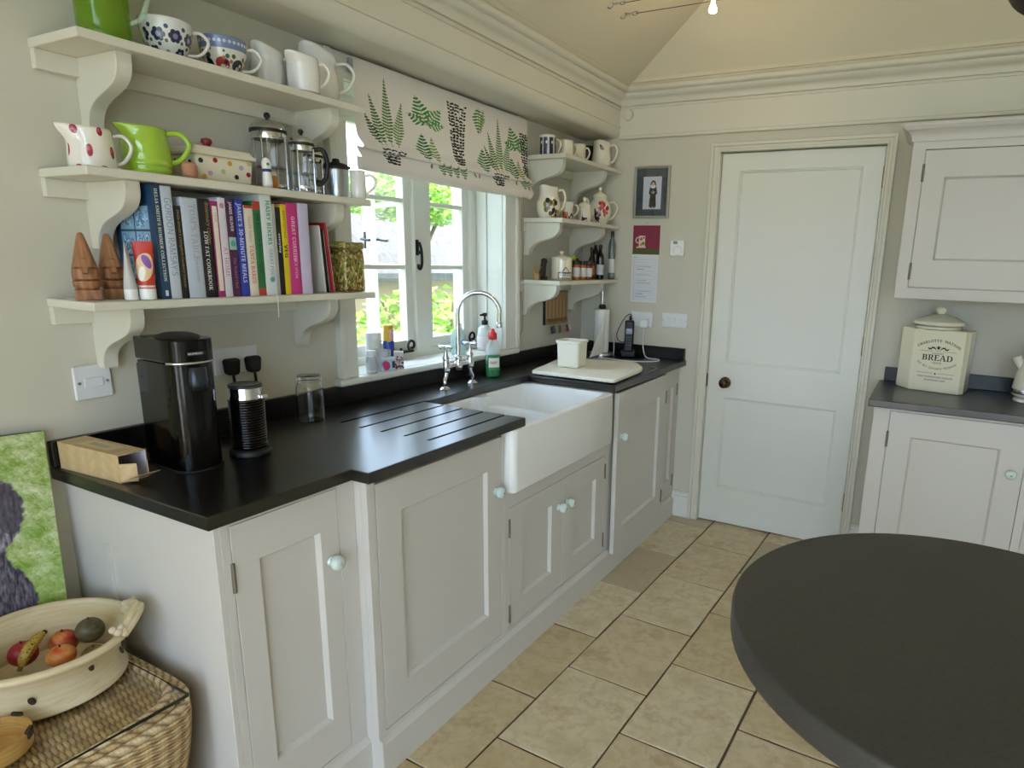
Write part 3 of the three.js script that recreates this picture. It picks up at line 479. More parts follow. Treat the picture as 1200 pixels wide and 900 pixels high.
// print for a vessel: v 0..1 runs up the outside
function printTex(base, draw, W = 512, H = 512) { return canvasTex(W, H, (c) => { c.fillStyle = base; c.fillRect(0, 0, W, H); draw(c, (u) => u * W, (v) => H - v * H / 2, W, H); }); }
const glazed = (map) => phys({ map, roughness: 0.18, clearcoat: 0.5, clearcoatRoughness: 0.08 });
function blob(c, x, y, r, col, n = 1) { c.fillStyle = col; c.beginPath(); c.ellipse(x, y, r * n, r, 0, 0, 7); c.fill(); }
function scatter(n, f) { for (let i = 0; i < n; i++) f(rnd(), rnd(), i); }
const CAM = (x, z) => Math.atan2(1.84 - x, 3.42 - z); // direction of the room from a spot

const S1 = 1.8765, S2 = 1.6035, S3 = 1.3135;
{ // --- highest long shelf
  let o = thing('glass_jug', 'lime green glass jug with clear handle on the highest long shelf', 'jug', [0.11, S1, 2.5]);
  const gm = phys({ color: 0xb6d84a, roughness: 0.05, transmission: 0.75, thickness: 0, ior: 1.3 });
  mesh(o, 'body', vessel([[0.0001, 0], [0.045, 0.001], [0.05, 0.01], [0.052, 0.09], [0.055, 0.17], [0.06, 0.2]], 0.004, { spout: { ang: 0.1, len: 0.025 } }), gm);
  mesh(o, 'handle', handle(Math.PI * 0.75, 0.053, 0.05, 0.057, 0.175, 0.04, 0.006), phys({ color: 0xe4f2e0, roughness: 0.05, transmission: 0.8, thickness: 0 }));

  const cupP = [[0.0001, 0], [0.028, 0.0], [0.03, 0.006], [0.034, 0.01], [0.046, 0.03], [0.054, 0.058], [0.0575, 0.087]];
  const blue = printTex('#dfe0dc', (c, X, Y) => {
    for (let i = 0; i < 9; i++) for (let k = 0; k < 3; k++) { const u = (i + (k % 2) * 0.5) / 9, v = 0.32 + k * 0.22; if (k === 1 && i % 2) { blob(c, X(u), Y(v), 9, '#8d8f9c'); continue; } for (let a = 0; a < 6; a++) blob(c, X(u) + 15 * Math.cos(a * 1.05), Y(v) + 13 * Math.sin(a * 1.05), 9, '#232a4e'); blob(c, X(u), Y(v), 9, '#7f88a5'); blob(c, X(u + 0.055), Y(v + 0.1), 7, '#3b4568'); blob(c, X(u + 0.05), Y(v - 0.07), 6, '#55604d'); }
    c.fillStyle = '#b9aeb0'; c.fillRect(0, Y(1.0), 512, 6);
  });
  const mk = (label, z, tex, y = S1) => { const t = thing('teacup', label, 'cup', [0.115, y, z]); mesh(t, 'body', vessel(cupP, 0.003), glazed(tex)); mesh(t, 'handle', handle(Math.PI * 0.83, 0.044, 0.02, 0.054, 0.072, 0.034, 0.004), M.china); return t; };
  mk('white teacup with dark blue flower pattern', 2.365, blue);
  const imari = printTex('#ddd9cf', (c, X, Y) => {
    c.fillStyle = '#6f7fa6'; c.fillRect(0, Y(1.0), 512, Y(0.82) - Y(1.0)); for (let i = 0; i < 30; i++) blob(c, X(i / 30), Y(0.91), 6, '#c8cfdd');
    for (let i = 0; i < 7; i++) { const u = i / 7; blob(c, X(u), Y(0.6), 26, i % 2 ? '#a8342f' : '#2c3244', 1.2); blob(c, X(u), Y(0.55), 12, '#d7c7b5'); blob(c, X(u + 0.07), Y(0.35), 18, i % 2 ? '#2b3450' : '#39603f', 1.3); blob(c, X(u + 0.04), Y(0.72), 8, '#2f6b5a'); }
    scatter(110, (a, b) => blob(c, X(a), Y(0.15 + b * 0.65), 4 + 5 * rnd(), ['#23283f', '#8c2f2b', '#b06a3a', '#2f5847', '#e6e0d4'][Math.floor(rnd() * 5)]));
  });
  mk('teacup with crowded red, blue and green pattern', 2.22, imari);

  const whiteJug = (label, x, z, s, sp, ha, prof) => {
    const t = thing('milk_jug', label, 'jug', [x, S1, z]);
    mesh(t, 'body', vessel(prof.map(([r, y]) => [r * s, y * s]), 0.004, { spout: { ang: sp, len: 0.014 * s, from: 0.7, lift: 0.6 }, scoop: 0.022 * s }), M.china);
    mesh(t, 'handle', handle(ha, 0.048 * s, 0.035 * s, 0.046 * s, 0.104 * s, 0.042 * s, 0.005), M.china);
  };
  const jp = [[0.0001, 0], [0.04, 0.0], [0.046, 0.012], [0.051, 0.045], [0.048, 0.08], [0.044, 0.105], [0.047, 0.128]];
  whiteJug('plain white jug with sloping lip beside the patterned teacups', 0.066, 2.052, 0.92, 0.35, Math.PI * 0.8, jp);
  whiteJug('tall plain white jug with sloping lip at the shelf end by the blind', 0.085, 1.893, 1.18, 0.4, Math.PI * 0.8, jp);
  const t = thing('cream_jug', 'small white ribbed cream jug in front of the plain white jugs', 'jug', [0.155, S1, 2.005]);
  const rp = [[0.0001, 0]]; for (let i = 0; i <= 16; i++) rp.push([0.04 + 0.004 * Math.sin(i / 16 * 3) + (i % 2 ? 0.0009 : 0), 0.002 + i * 0.006]);
  mesh(t, 'body', vessel(rp, 0.0035, { spout: { ang: 0.2, len: 0.02, from: 0.7 } }), M.china); mesh(t, 'handle', handle(Math.PI * 0.8, 0.041, 0.025, 0.04, 0.084, 0.028, 0.0045), M.china);
}
{ // --- middle long shelf
  const spots = printTex('#ebe5d9', (c, X, Y) => { for (let i = 0; i < 6; i++) for (let k = 0; k < 4; k++) { const u = (i + (k % 2) * 0.5) / 6, v = 0.14 + k * 0.26; blob(c, X(u), Y(v), 17, '#a52c44', 0.62); blob(c, X(u) - 3, Y(v) - 4, 7, '#c05a6b', 0.6); blob(c, X(u) + 5, Y(v) + 6, 7, '#8e2338', 0.6); } });
  let o = thing('spotted_jug', 'white jug with crimson spots at the shelf end', 'jug', [0.125, S2, 2.568]);
  mesh(o, 'body', vessel([[0.0001, 0], [0.044, 0], [0.046, 0.006], [0.0445, 0.05], [0.042, 0.085]], 0.0035, { spout: { ang: 0.0, len: 0.024, from: 0.55, lift: 0.05, wide: 0.3 } }), glazed(spots));
  mesh(o, 'handle', handle(Math.PI * 0.85, 0.045, 0.012, 0.042, 0.072, 0.03, 0.004), M.china);
  o = thing('lime_jug', 'lime green glazed jug with throwing rings', 'jug', [0.12, S2, 2.447]);
  mesh(o, 'body', vessel([[0.0001, 0], [0.046, 0], [0.05, 0.004], [0.0525, 0.012], [0.0515, 0.018], [0.0535, 0.024], [0.0515, 0.034], [0.0525, 0.04], [0.0505, 0.075], [0.0465, 0.095], [0.046, 0.108]], 0.004, { spout: { ang: 0.05, len: 0.02, from: 0.76, lift: 0.05, wide: 0.3 } }), M.lime);
  mesh(o, 'handle', handle(Math.PI * 0.83, 0.05, 0.032, 0.045, 0.098, 0.04, 0.0065), M.lime);

  o = thing('terracotta_pot', 'tiny terracotta pot in front of the spotted dish', 'pot', [0.17, S2, 2.377]);
  mesh(o, 'body', lathe([[0.0001, 0], [0.014, 0], [0.018, 0.008], [0.0165, 0.012], [0.0185, 0.018], [0.017, 0.022], [0.018, 0.03], [0.014, 0.038], [0.0001, 0.039]], 24), tinted(0xb98467, 0.8));

  o = thing('butter_dish', 'cream lidded dish with coloured spots and red knob', 'dish', [0.1, S2, 2.268]);
  const cd = phys({ color: 0xe6ddc4, roughness: 0.2, clearcoat: 0.5 });
  const dishG = new RoundedBoxGeometry(0.11, 0.066, 0.165, 3, 0.012).translate(0, 0.034, 0); { const p = dishG.attributes.position; for (let i = 0; i < p.count; i++) { const k = 0.92 + 0.08 * p.getY(i) / 0.066; p.setX(i, p.getX(i) * k); p.setZ(i, p.getZ(i) * k); } }
  mesh(o, 'dish', dishG, cd);
  const lidG = new RoundedBoxGeometry(0.122, 0.022, 0.178, 3, 0.008).translate(0, 0.076, 0); { const p = lidG.attributes.position; for (let i = 0; i < p.count; i++) if (p.getY(i) > 0.078) { p.setX(i, p.getX(i) * 0.86); p.setZ(i, p.getZ(i) * 0.9); p.setY(i, p.getY(i) + 0.006 * (1 - Math.abs(p.getZ(i)) / 0.09)); } }
  const lid = mesh(o, 'lid', lidG, cd);
  mesh(lid, 'knob', lathe([[0.0001, 0], [0.01, 0], [0.009, 0.006], [0.014, 0.014], [0.012, 0.022], [0.0001, 0.026]], 20).translate(0, 0.09, 0.012), phys({ color: 0x8a1c2a, roughness: 0.15, clearcoat: 0.6 }), 'dark red knob');
  const cols = [0x1d2f3c, 0x9c2438, 0xd2a03a, 0xb7a7c4, 0xbfc08a]; const by = cols.map(() => []); let q = 0;
  for (const [z, y] of [[0.07, 0.05], [0.045, 0.022], [0.03, 0.055], [0.008, 0.03], [-0.012, 0.052], [-0.03, 0.02], [-0.045, 0.045], [-0.066, 0.03], [-0.07, 0.058], [0.062, 0.012]]) by[(q++ * 3) % 5].push(new THREE.CylinderGeometry(0.0062, 0.0062, 0.001, 16).rotateZ(Math.PI / 2).translate(0.0508 + 0.0045 * y / 0.066, y, z * 0.96));
  for (const [x, y] of [[0.03, 0.045], [0.0, 0.022], [-0.03, 0.05], [0.012, 0.055]]) by[(q++ * 3) % 5].push(new THREE.CylinderGeometry(0.0062, 0.0062, 0.001, 16).rotateX(Math.PI / 2).translate(x, y, 0.0765 + 0.0062 * y / 0.066));
  by.forEach((l, i) => l.length && l.forEach((k) => mesh(o, 'spot', k, tinted(cols[i], 0.25))));

  o = thing('salt_shaker', 'small white figure-shaped shaker with blue band', 'shaker', [0.172, S2, 2.162]);
  mesh(o, 'body', lathe([[0.0001, 0], [0.0125, 0], [0.0135, 0.01], [0.0115, 0.04], [0.0095, 0.046], [0.0125, 0.056], [0.0125, 0.066], [0.008, 0.077], [0.0001, 0.08]], 24), M.china);
  mesh(o, 'band', lathe([[0.0112, 0.042], [0.0122, 0.044], [0.0118, 0.049], [0.0105, 0.05]], 24), tinted(0x243a78, 0.3)); mesh(o, 'beak', sph(0.004, 0.012, 0.062, 0.004, 10, 8), tinted(0x3f8a55, 0.4));
  o = thing('pepper_shaker', 'small orange shaker tucked behind the white figure shaker', 'shaker', [0.15, S2, 2.125]);
  mesh(o, 'body', lathe([[0.0001, 0], [0.011, 0], [0.012, 0.012], [0.009, 0.038], [0.0001, 0.044]], 20), tinted(0xc98a3c, 0.4)); mesh(o, 'cap', lathe([[0.009, 0.036], [0.0095, 0.04], [0.006, 0.048], [0.0001, 0.05]], 20), M.china);

  const press = (label, x, z, r, h, hp, withHandle) => {
    const t = thing('coffee_press', label, 'coffee press', [x, S2, z]);
    mesh(t, 'beaker', vessel([[0.0001, 0.006], [r * 0.86, 0.006], [r * 0.93, 0.012], [r * 0.93, h * 0.74]], 0.0022), M.jarGlass);
    const fr = [lathe([[r * 0.95, h * 0.66], [r, h * 0.66], [r, h * 0.74], [r * 0.95, h * 0.74]], 36), lathe([[r * 0.95, 0.012], [r * 0.99, 0.012], [r * 0.99, 0.02], [r * 0.95, 0.02]], 36)];
    for (let i = 0; i < 4; i++) { const a = i * Math.PI / 2 + 0.5; fr.push(rod([r * Math.sin(a), 0, r * Math.cos(a)], [r * Math.sin(a), h * 0.7, r * Math.cos(a)], 0.0028, 8)); }
    mesh(t, 'frame', merge(fr), M.chrome);
    const lidm = mesh(t, 'lid', lathe([[r * 1.04, h * 0.745], [r * 1.05, h * 0.79], [r * 0.98, h * 0.83], [r * 0.7, h * 0.885], [r * 0.2, h * 0.915], [0.0001, h * 0.92]], 36), M.chrome);
    mesh(lidm, 'collar', lathe([[r * 1.045, h * 0.745], [r * 1.062, h * 0.75], [r * 1.062, h * 0.785], [r * 1.045, h * 0.79]], 36), M.blackMatt);
    mesh(lidm, 'knob', merge([rod([0, h * 0.91, 0], [0, h * 0.95, 0], 0.003, 8), sph(h * 0.042, 0, h * 0.965, 0, 16, 12)]), M.blackMatt);
    mesh(t, 'plunger', merge([rod([0, h * 0.3, 0], [0, h * 0.9, 0], 0.002, 8), lathe([[0.0001, h * 0.29], [r * 0.88, h * 0.29], [r * 0.88, h * 0.32], [0.0001, h * 0.32]], 30)]), M.chrome);
    if (withHandle) { const dx = Math.sin(hp), dz = Math.cos(hp), P = (a, y) => V(dx * a, y, dz * a); mesh(t, 'handle', tube([P(r, h * 0.7), P(r + 0.022, h * 0.71), P(r + 0.034, h * 0.55), P(r + 0.03, h * 0.3), P(r + 0.012, h * 0.16), P(r, h * 0.2)], 0.0065, 26, 10), M.blackMatt); }
  };
  press('large glass and chrome coffee press with domed lid', 0.072, 2.072, 0.047, 0.218, 2.2, false);
  press('medium glass and chrome coffee press with black handle', 0.145, 2.02, 0.033, 0.178, 2.45, true);
  press('smallest glass coffee press, next to the steel jug', 0.085, 1.93, 0.027, 0.155, 2.3, false);
  o = thing('steel_jug', 'small steel jug with black lid on the shelf', 'jug', [0.135, S2, 1.888]);
  mesh(o, 'body', vessel([[0.0001, 0], [0.03, 0], [0.031, 0.004], [0.033, 0.05], [0.035, 0.085]], 0.002), M.steel);
  mesh(o, 'lid', merge([lathe([[0.036, 0.084], [0.0375, 0.092], [0.034, 0.1], [0.012, 0.106], [0.01, 0.116], [0.0001, 0.118]], 30), bx(-0.012, 0.09, -0.05, 0.012, 0.1, -0.03, 0.004)]), M.blackMatt);
  o = thing('white_mug', 'white mug at the shelf end against the window', 'mug', [0.095, S2, 1.846 - 0.07]); o.position.z = 1.843; o.position.x = 0.178;
  mesh(o, 'body', vessel([[0.0001, 0], [0.02, 0], [0.0225, 0.004], [0.0225, 0.085]], 0.003), M.china); mesh(o, 'handle', handle(Math.PI * 0.72, 0.0225, 0.02, 0.0225, 0.07, 0.032, 0.004), M.china);
}
{ // --- shelf with books: carved heads, tubes
  const woodT = dataTex(128, 256, (u, v, x, y) => { const n = noise.noise(x * 0.16 + 0.8 * noise.noise(x * 0.02, y * 0.01, 2), y * 0.012, 1); return mixc([124, 82, 52], [184, 132, 92], 0.5 + n * 0.7); }, true, [6, 6]);
  const wood = std({ map: woodT, roughness: 0.45 });
  const head = (label, x, z, turn) => {
    const o = thing('carved_head', label, 'carving', [x, S3, z], turn);
    mesh(o, 'base', uvm(bx(-0.024, 0, -0.03, 0.024, 0.024, 0.03, 0.002)), wood);
    // lofted wedge: rows of [y, half width, half depth, forward]
    const rows = [[0.024, 0.021, 0.02, 0], [0.03, 0.025, 0.024, 0], [0.042, 0.026, 0.025, 0.001], [0.0445, 0.0245, 0.021, -0.002], [0.048, 0.0255, 0.024, 0.0], [0.062, 0.0255, 0.023, 0.0], [0.07, 0.0245, 0.021, 0], [0.0745, 0.0235, 0.0265, 0.005], [0.085, 0.021, 0.023, 0.002], [0.105, 0.0165, 0.018, 0], [0.13, 0.0105, 0.012, -0.001], [0.146, 0.006, 0.007, -0.002], [0.15, 0.003, 0.004, -0.002]];
    const n = 24, pos = [], idx = [];
    for (const [y, w, d, f] of rows) for (let i = 0; i < n; i++) { const a = i / n * 6.2832, c = Math.cos(a), s = Math.sin(a), k = 0.72; pos.push(Math.sign(c) * Math.pow(Math.abs(c), k) * w, y, Math.sign(s) * Math.pow(Math.abs(s), k) * d + f); }
    for (let r = 0; r < rows.length - 1; r++) for (let i = 0; i < n; i++) { const j = (i + 1) % n, a = r * n + i, b = r * n + j; idx.push(a, a + n, b, b, a + n, b + n); }
    const t = (rows.length - 1) * n; for (let i = 1; i < n - 1; i++) idx.push(t, t + i + 1, t + i);
    const g = new THREE.BufferGeometry(); g.setAttribute('position', new THREE.Float32BufferAttribute(pos, 3)); g.setIndex(idx); g.computeVertexNormals();
    mesh(o, 'head', uvm(toCreasedNormals(g, 0.5)), wood);
    const nose = shapeOf([[0, 0], [0.013, 0.004], [0.004, 0.034], [0, 0.036]]);
    mesh(o, 'nose', uvm(extr(nose, 0.012, 0.002).rotateY(-Math.PI / 2).translate(0.006, 0.058, 0.021)), wood);
  };
  head('carved wooden pointed head at the end of the book shelf', 0.12, 2.612, 1.15);
  head('carved wooden pointed head standing beside the bracket and book', 0.1, 2.548, 1.3);
  const squeeze = (label, pos, turn, r, h, m, capm) => {
    const o = thing('cream_tube', label, 'tube', pos, turn);
    mesh(o, 'cap', lathe([[0.0001, 0], [r * 0.95, 0], [r, 0.002], [r, h * 0.19], [r * 0.96, h * 0.2], [0.0001, h * 0.2]], 28), capm);
    const n = 28, pos2 = [], uv = [], idx = [], R = 10;
    for (let k = 0; k <= R; k++) { const t = k / R, y = h * (0.195 + 0.805 * t), a = r * (1 + 0.18 * t), b = r * (1 - t) + 0.0015 * t; for (let i = 0; i <= n; i++) { const q = i / n * 6.2832; pos2.push(a * Math.cos(q), y, b * Math.sin(q)); uv.push(i / n, t); } }
    for (let k = 0; k < R; k++) for (let i = 0; i < n; i++) { const a = k * (n + 1) + i; idx.push(a, a + n + 1, a + 1, a + 1, a + n + 1, a + n + 2); }
    const g = new THREE.BufferGeometry(); g.setAttribute('position', new THREE.Float32BufferAttribute(pos2, 3)); g.setAttribute('uv', new THREE.Float32BufferAttribute(uv, 2)); g.setIndex(idx); g.computeVertexNormals();
    mesh(o, 'body', g, m);
  };
  const red = std({ roughness: 0.35, side: THREE.DoubleSide, map: canvasTex(256, 256, (c) => { c.fillStyle = '#c3341f'; c.fillRect(0, 0, 256, 256); for (const ox of [0, 128]) { c.fillStyle = '#e9c79b'; c.beginPath(); c.ellipse(ox + 64, 140, 44, 78, -0.2, 0, 7); c.fill(); c.fillStyle = '#8a5aa8'; c.beginPath(); c.ellipse(ox + 50, 110, 18, 40, 0.4, 0, 7); c.fill(); c.fillStyle = '#f5efe6'; c.beginPath(); c.ellipse(ox + 78, 175, 17, 40, -0.2, 0, 7); c.fill(); c.fillStyle = '#d9d6d0'; c.fillRect(ox + 10, 238, 108, 12); } }) });
  squeeze('red printed tube with white cap standing by the blue book', [0.182, S3, 2.516], 0.95, 0.0175, 0.135, red, M.plasticWhite);
  squeeze('silver-white tube with white cap, edge on, beside the red tube', [0.176, S3, 2.55], 2.55, 0.014, 0.13, tinted(0xc9c6c4, 0.35, { side: THREE.DoubleSide }), M.plasticWhite);
}
{ // --- books: [z of the far side, thickness, height, ...]
  const spine = (w, h, base, draw) => canvasTex(w, h, (c) => { c.fillStyle = base; c.fillRect(0, 0, w, h); c.save(); c.translate(w, 0); c.rotate(Math.PI / 2); draw(c, h, w); c.restore(); });
  // text along the spine: x runs down the book, y across it
  const T = (c, s, x, y, px, col, f = 'serif', wt = '') => { c.fillStyle = col; c.font = wt + ' ' + px + 'px ' + f; c.textBaseline = 'middle'; c.fillText(s, x, y); };
  const L = [
    [2.4632, 0.0213, 0.268, 0.165, 'navy cookery book with blue tiled cover picture', '#23415e', (c, n, w) => { T(c, "DELIA SMITH'S SUMMER COLLECTION", 20, w / 2, 21, '#e8e2cf', 'serif', 'bold'); c.fillStyle = '#dfe4ea'; c.fillRect(n - 40, w / 2 - 8, 26, 16); }],
    [2.4372, 0.0252, 0.265, 0.16, 'tall white cookery book with pale blue spine letters', '#c6ccd6', (c, n, w) => T(c, "GORDON RAMSAY'S", 50, w / 2, 40, '#7f97b5', 'sans-serif')],
    [2.4191, 0.0158, 0.222, 0.15, 'slim black cookery book with gold spine lettering', '#17161a', (c, n, w) => T(c, "Delia Smith's Complete Cookery Course", 20, w / 2, 23, '#c9a868', 'serif', 'italic')],
    [2.3762, 0.0415, 0.243, 0.165, 'thick pale lilac-grey cookery book', '#bcc5d4', (c, n, w) => { T(c, "TOM'S TABLE", 30, w * 0.4, 44, '#9da3ab', 'serif'); T(c, 'Tom Kerridge', 300, w * 0.4, 20, '#a38f92', 'serif'); }],
    [2.3441, 0.0316, 0.244, 0.158, 'black low fat cookbook with white and gold lettering', '#15131a', (c, n, w) => { T(c, 'Rosemary Conley', 14, w * 0.3, 26, '#c7a95f', 'serif', 'italic'); T(c, 'LOW FAT COOKBOOK', 165, w * 0.6, 28, '#e9e6df', 'serif', 'bold'); }],
    [2.3229, 0.0186, 0.241, 0.16, 'slim magenta-edged cream cookery book', '#a92a70', (c, n, w) => { c.fillStyle = '#e5dcc8'; c.fillRect(26, 10, n - 60, w - 16); T(c, 'cook', 60, w / 2, 22, '#9aa58c', 'serif'); }],
    [2.3025, 0.0201, 0.251, 0.163, 'white cookery book with pink title at its foot', '#d8d3dc', (c, n, w) => { blob(c, 40, w / 2, 14, '#b98aa3'); T(c, 'AT HOME', 250, w / 2, 34, '#c0607f', 'serif'); }],
    [2.2792, 0.0218, 0.249, 0.16, 'plum cookery book with pale roundel on the spine', '#4a2048', (c, n, w) => { T(c, 'JAMIE OLIVER', 14, w / 2, 23, '#e4dcd8', 'sans-serif', 'bold'); c.fillStyle = '#9ec0b4'; c.fillRect(196, 0, 66, w); blob(c, 229, w / 2, 16, '#5fa39b'); T(c, 'The Naked Chef', 300, w / 2, 22, '#b48aa3', 'serif', 'italic'); }],
    [2.2528, 0.0236, 0.251, 0.165, 'bright blue cookery book with light lettering', '#2a3ba0', (c, n, w) => T(c, "JAMIE'S 30-MINUTE MEALS", 22, w / 2, 33, '#c8d2ee', 'sans-serif', 'bold')],
    [2.2257, 0.0255, 0.238, 0.158, 'cream cookery book with red letters and red top band', '#e4d7c3', (c, n, w) => { c.fillStyle = '#c2452f'; c.fillRect(0, 0, 16, w); T(c, 'Tanya Bakes', 60, w / 2, 24, '#a3a99a', 'serif'); T(c, 'TANYA BAKES', 220, w / 2, 32, '#c04a4f', 'serif'); }],
    [2.2024, 0.023, 0.251, 0.163, 'green cookery book with red bands at head and foot', '#2f7042', (c, n, w) => { c.fillStyle = '#b8402f'; c.fillRect(0, 0, 44, w); c.fillRect(n - 40, 0, 40, w); T(c, 'THE KITCHEN REVOLUTION', 60, w / 2, 25, '#1f4d2d', 'sans-serif', 'bold'); }],
    [2.1665, 0.035, 0.27, 0.168, 'tallest white cookery book with green and blue spine letters', '#d9dedd', (c, n, w) => { T(c, 'HAIRY BIKERS', 26, w * 0.4, 34, '#4f9a78', 'sans-serif', 'bold'); T(c, 'GREAT FOOD', 270, w * 0.4, 28, '#7f9ab8', 'sans-serif'); blob(c, 430, w * 0.45, 14, '#6aa3bb'); }],
    [2.1573, 0.0076, 0.249, 0.15, 'thin grey booklet squeezed between taller books', '#b8b4ae', (c, n, w) => T(c, 'recipes', 60, w / 2, 18, '#7c7771')],
    [2.1407, 0.016, 0.241, 0.155, 'slim black cookery book beside the yellow one', '#141519', (c, n, w) => T(c, 'everyday', 150, w / 2, 26, '#e8e4da', 'sans-serif', 'bold')],
    [2.1213, 0.0184, 0.25, 0.16, 'yellow cookery book lettered for vegetables', '#e2c31f', (c, n, w) => { T(c, 'RIVER COTTAGE', 34, w / 2, 22, '#6a5c12', 'sans-serif'); T(c, 'VEG', 226, w / 2, 40, '#2b2709', 'sans-serif', 'bold'); }],
    [2.0846, 0.0355, 0.255, 0.165, 'thick hot pink curry cookery book', '#c8317f', (c, n, w) => { T(c, 'GREAT CURRIES', 70, w * 0.5, 34, '#ecb8cf', 'sans-serif', 'bold'); T(c, 'RICK STEIN', 300, w * 0.5, 24, '#eec7d8', 'sans-serif'); }],
    [2.0467, 0.036, 0.258, 0.165, 'thick plain pale lilac book at the row end', '#ccc2dc', () => {}],
  ];
  const X = 0.187;
  L.forEach(([z, t, h, d, label, col, draw], i) => {
    const o = thing('cookery_book', label, 'book', [X, S3, z], 0, 'cookery books on the shelf');
    const cm = tinted(col, 0.45), b = 0.0022;
    let coverM = cm;
    mesh(o, 'pages', bx(-d + 0.003, 0.004, b, -0.004, h - 0.004, t - b), M.pages);
    const cv = mesh(o, 'cover', merge([bx(-d, 0.0005, 0, -0.0015, h, b, 0.0007), bx(-d, 0.0005, t - b, -0.0015, h, t, 0.0007)]), coverM);
    const w = Math.max(48, Math.round(512 * t / h));
    const sg = new THREE.CylinderGeometry(t / 2, t / 2, h - 0.0005, 20, 1, false, 0, Math.PI).scale(0.18, 1, 1).translate(0, h / 2, t / 2);
    const p = sg.attributes.position, uv = sg.attributes.uv; for (let k = 0; k < p.count; k++) uv.setXY(k, 1 - p.getZ(k) / t, p.getY(k) / h);
    sg.translate(-0.0022, 0, 0);
    mesh(o, 'spine', sg, std({ roughness: 0.4, map: spine(w, 512, col, draw) }));
    if (i === 0) { // front board with tiled picture
      const pm = std({ roughness: 0.4, map: canvasTex(256, 400, (c) => { c.fillStyle = '#1f4468'; c.fillRect(0, 0, 256, 400); for (let a = 0; a < 2; a++) for (let r = 0; r < 3; r++) { const x = 26 + a * 106, y = 70 + r * 92; c.fillStyle = '#8fb6d2'; c.fillRect(x, y, 98, 84); for (let k = 0; k < 26; k++) { c.strokeStyle = ['#2f6ea3', '#d6e4ec', '#4d93bd'][k % 3]; c.lineWidth = 5; c.beginPath(); c.arc(x + 14 + rnd() * 70, y + 14 + rnd() * 56, 4 + rnd() * 10, rnd() * 6, rnd() * 6 + 3); c.stroke(); } } c.fillStyle = '#c9d8e4'; c.font = 'bold 26px serif'; c.fillText('SUMMER', 34, 44); c.fillText('COLLECTION', 34, 376); }) });
      const pg = new THREE.PlaneGeometry(d - 0.012, h - 0.012).translate(-d / 2, h / 2, t + 0.0003); mesh(o, 'cover_picture', pg, pm);
    }
    if (i === 11) mesh(o, 'ribbon', tube([[-0.01, 0.004, t * 0.5], [0.004, 0.001, t * 0.5], [0.019, -0.0, t * 0.55], [0.0235, -0.02, t * 0.6], [0.021, -0.06, t * 0.6]].map((p2) => V(...p2)), 0.0016, 16, 6), tinted(0xdedede, 0.7), 'white ribbon marker hanging below the shelf');
  });
  // odds and ends beyond the row
  let o = thing('cream_notebook', 'thin cream notebook at the end of the book row', 'notebook', [0.15, S3, 2.034]); mesh(o, 'cover', bx(-0.13, 0, 0, 0, 0.238, 0.005, 0.001), tinted(0xd9cfae, 0.7)); mesh(o, 'pages', bx(-0.126, 0.003, 0.0052, -0.003, 0.235, 0.009), M.pages);
  const lean = (name, label, cat, z, rot, x, col, t, h, d) => { const q = thing(name, label, cat, [x, S3 + 0.001, z]); const g = mesh(q, 'cover', bx(-d, 0, 0, 0, h, t, 0.001), tinted(col, 0.5)); g.rotation.x = rot; const pg = mesh(q, 'pages', bx(-d + 0.003, 0.003, -0.0035, -0.003, h - 0.003, -0.0003), M.paper); pg.rotation.x = rot; };
  lean('leaflet', 'dark red leaflet standing behind the loose papers', 'leaflet', 2.012, 0.0, 0.12, 0x6e2026, 0.006, 0.205, 0.11);
  lean('leaflet', 'white folded leaflet leaning by the pink books', 'leaflet', 1.986, 0.06, 0.172, 0xd3d1cd, 0.005, 0.2, 0.12);
  lean('magazine', 'black and white magazine leaning by the floral tin', 'magazine', 1.966, 0.07, 0.165, 0x2a2c33, 0.004, 0.19, 0.13);
  lean('folder', 'narrow red folder leaning by the floral tin', 'folder', 1.95, 0.09, 0.168, 0xa82a33, 0.006, 0.21, 0.14);
  const fl = canvasTex(256, 256, (c) => { c.fillStyle = '#6f7429'; c.fillRect(0, 0, 256, 256); scatter(420, (a, b) => blob(c, a * 256, b * 256, 4 + 9 * rnd(), ['#8f9440', '#4d561f', '#b2ab5a', '#9a5a33', '#5e2f22', '#c9bf83'][Math.floor(rnd() * 6)], 0.7 + rnd())); });
  o = thing('floral_tin', 'square olive floral tin at the shelf end', 'tin', [0.13, S3, 1.866]);
  mesh(o, 'body', new RoundedBoxGeometry(0.085, 0.135, 0.078, 3, 0.008).translate(0, 0.0675, 0), std({ map: fl, roughness: 0.35 })); mesh(o, 'lid', new RoundedBoxGeometry(0.089, 0.022, 0.082, 3, 0.006).translate(0, 0.146, 0), std({ map: fl, roughness: 0.35 }));
  mesh(o, 'clasp', bx(0.02, 0.085, -0.046, 0.036, 0.11, -0.038, 0.003), tinted(0x5a3020, 0.5));
}
const T1 = 1.9185, T2 = 1.6275, T3 = 1.3335, WT = 0.9105, SILL = 1.0005;
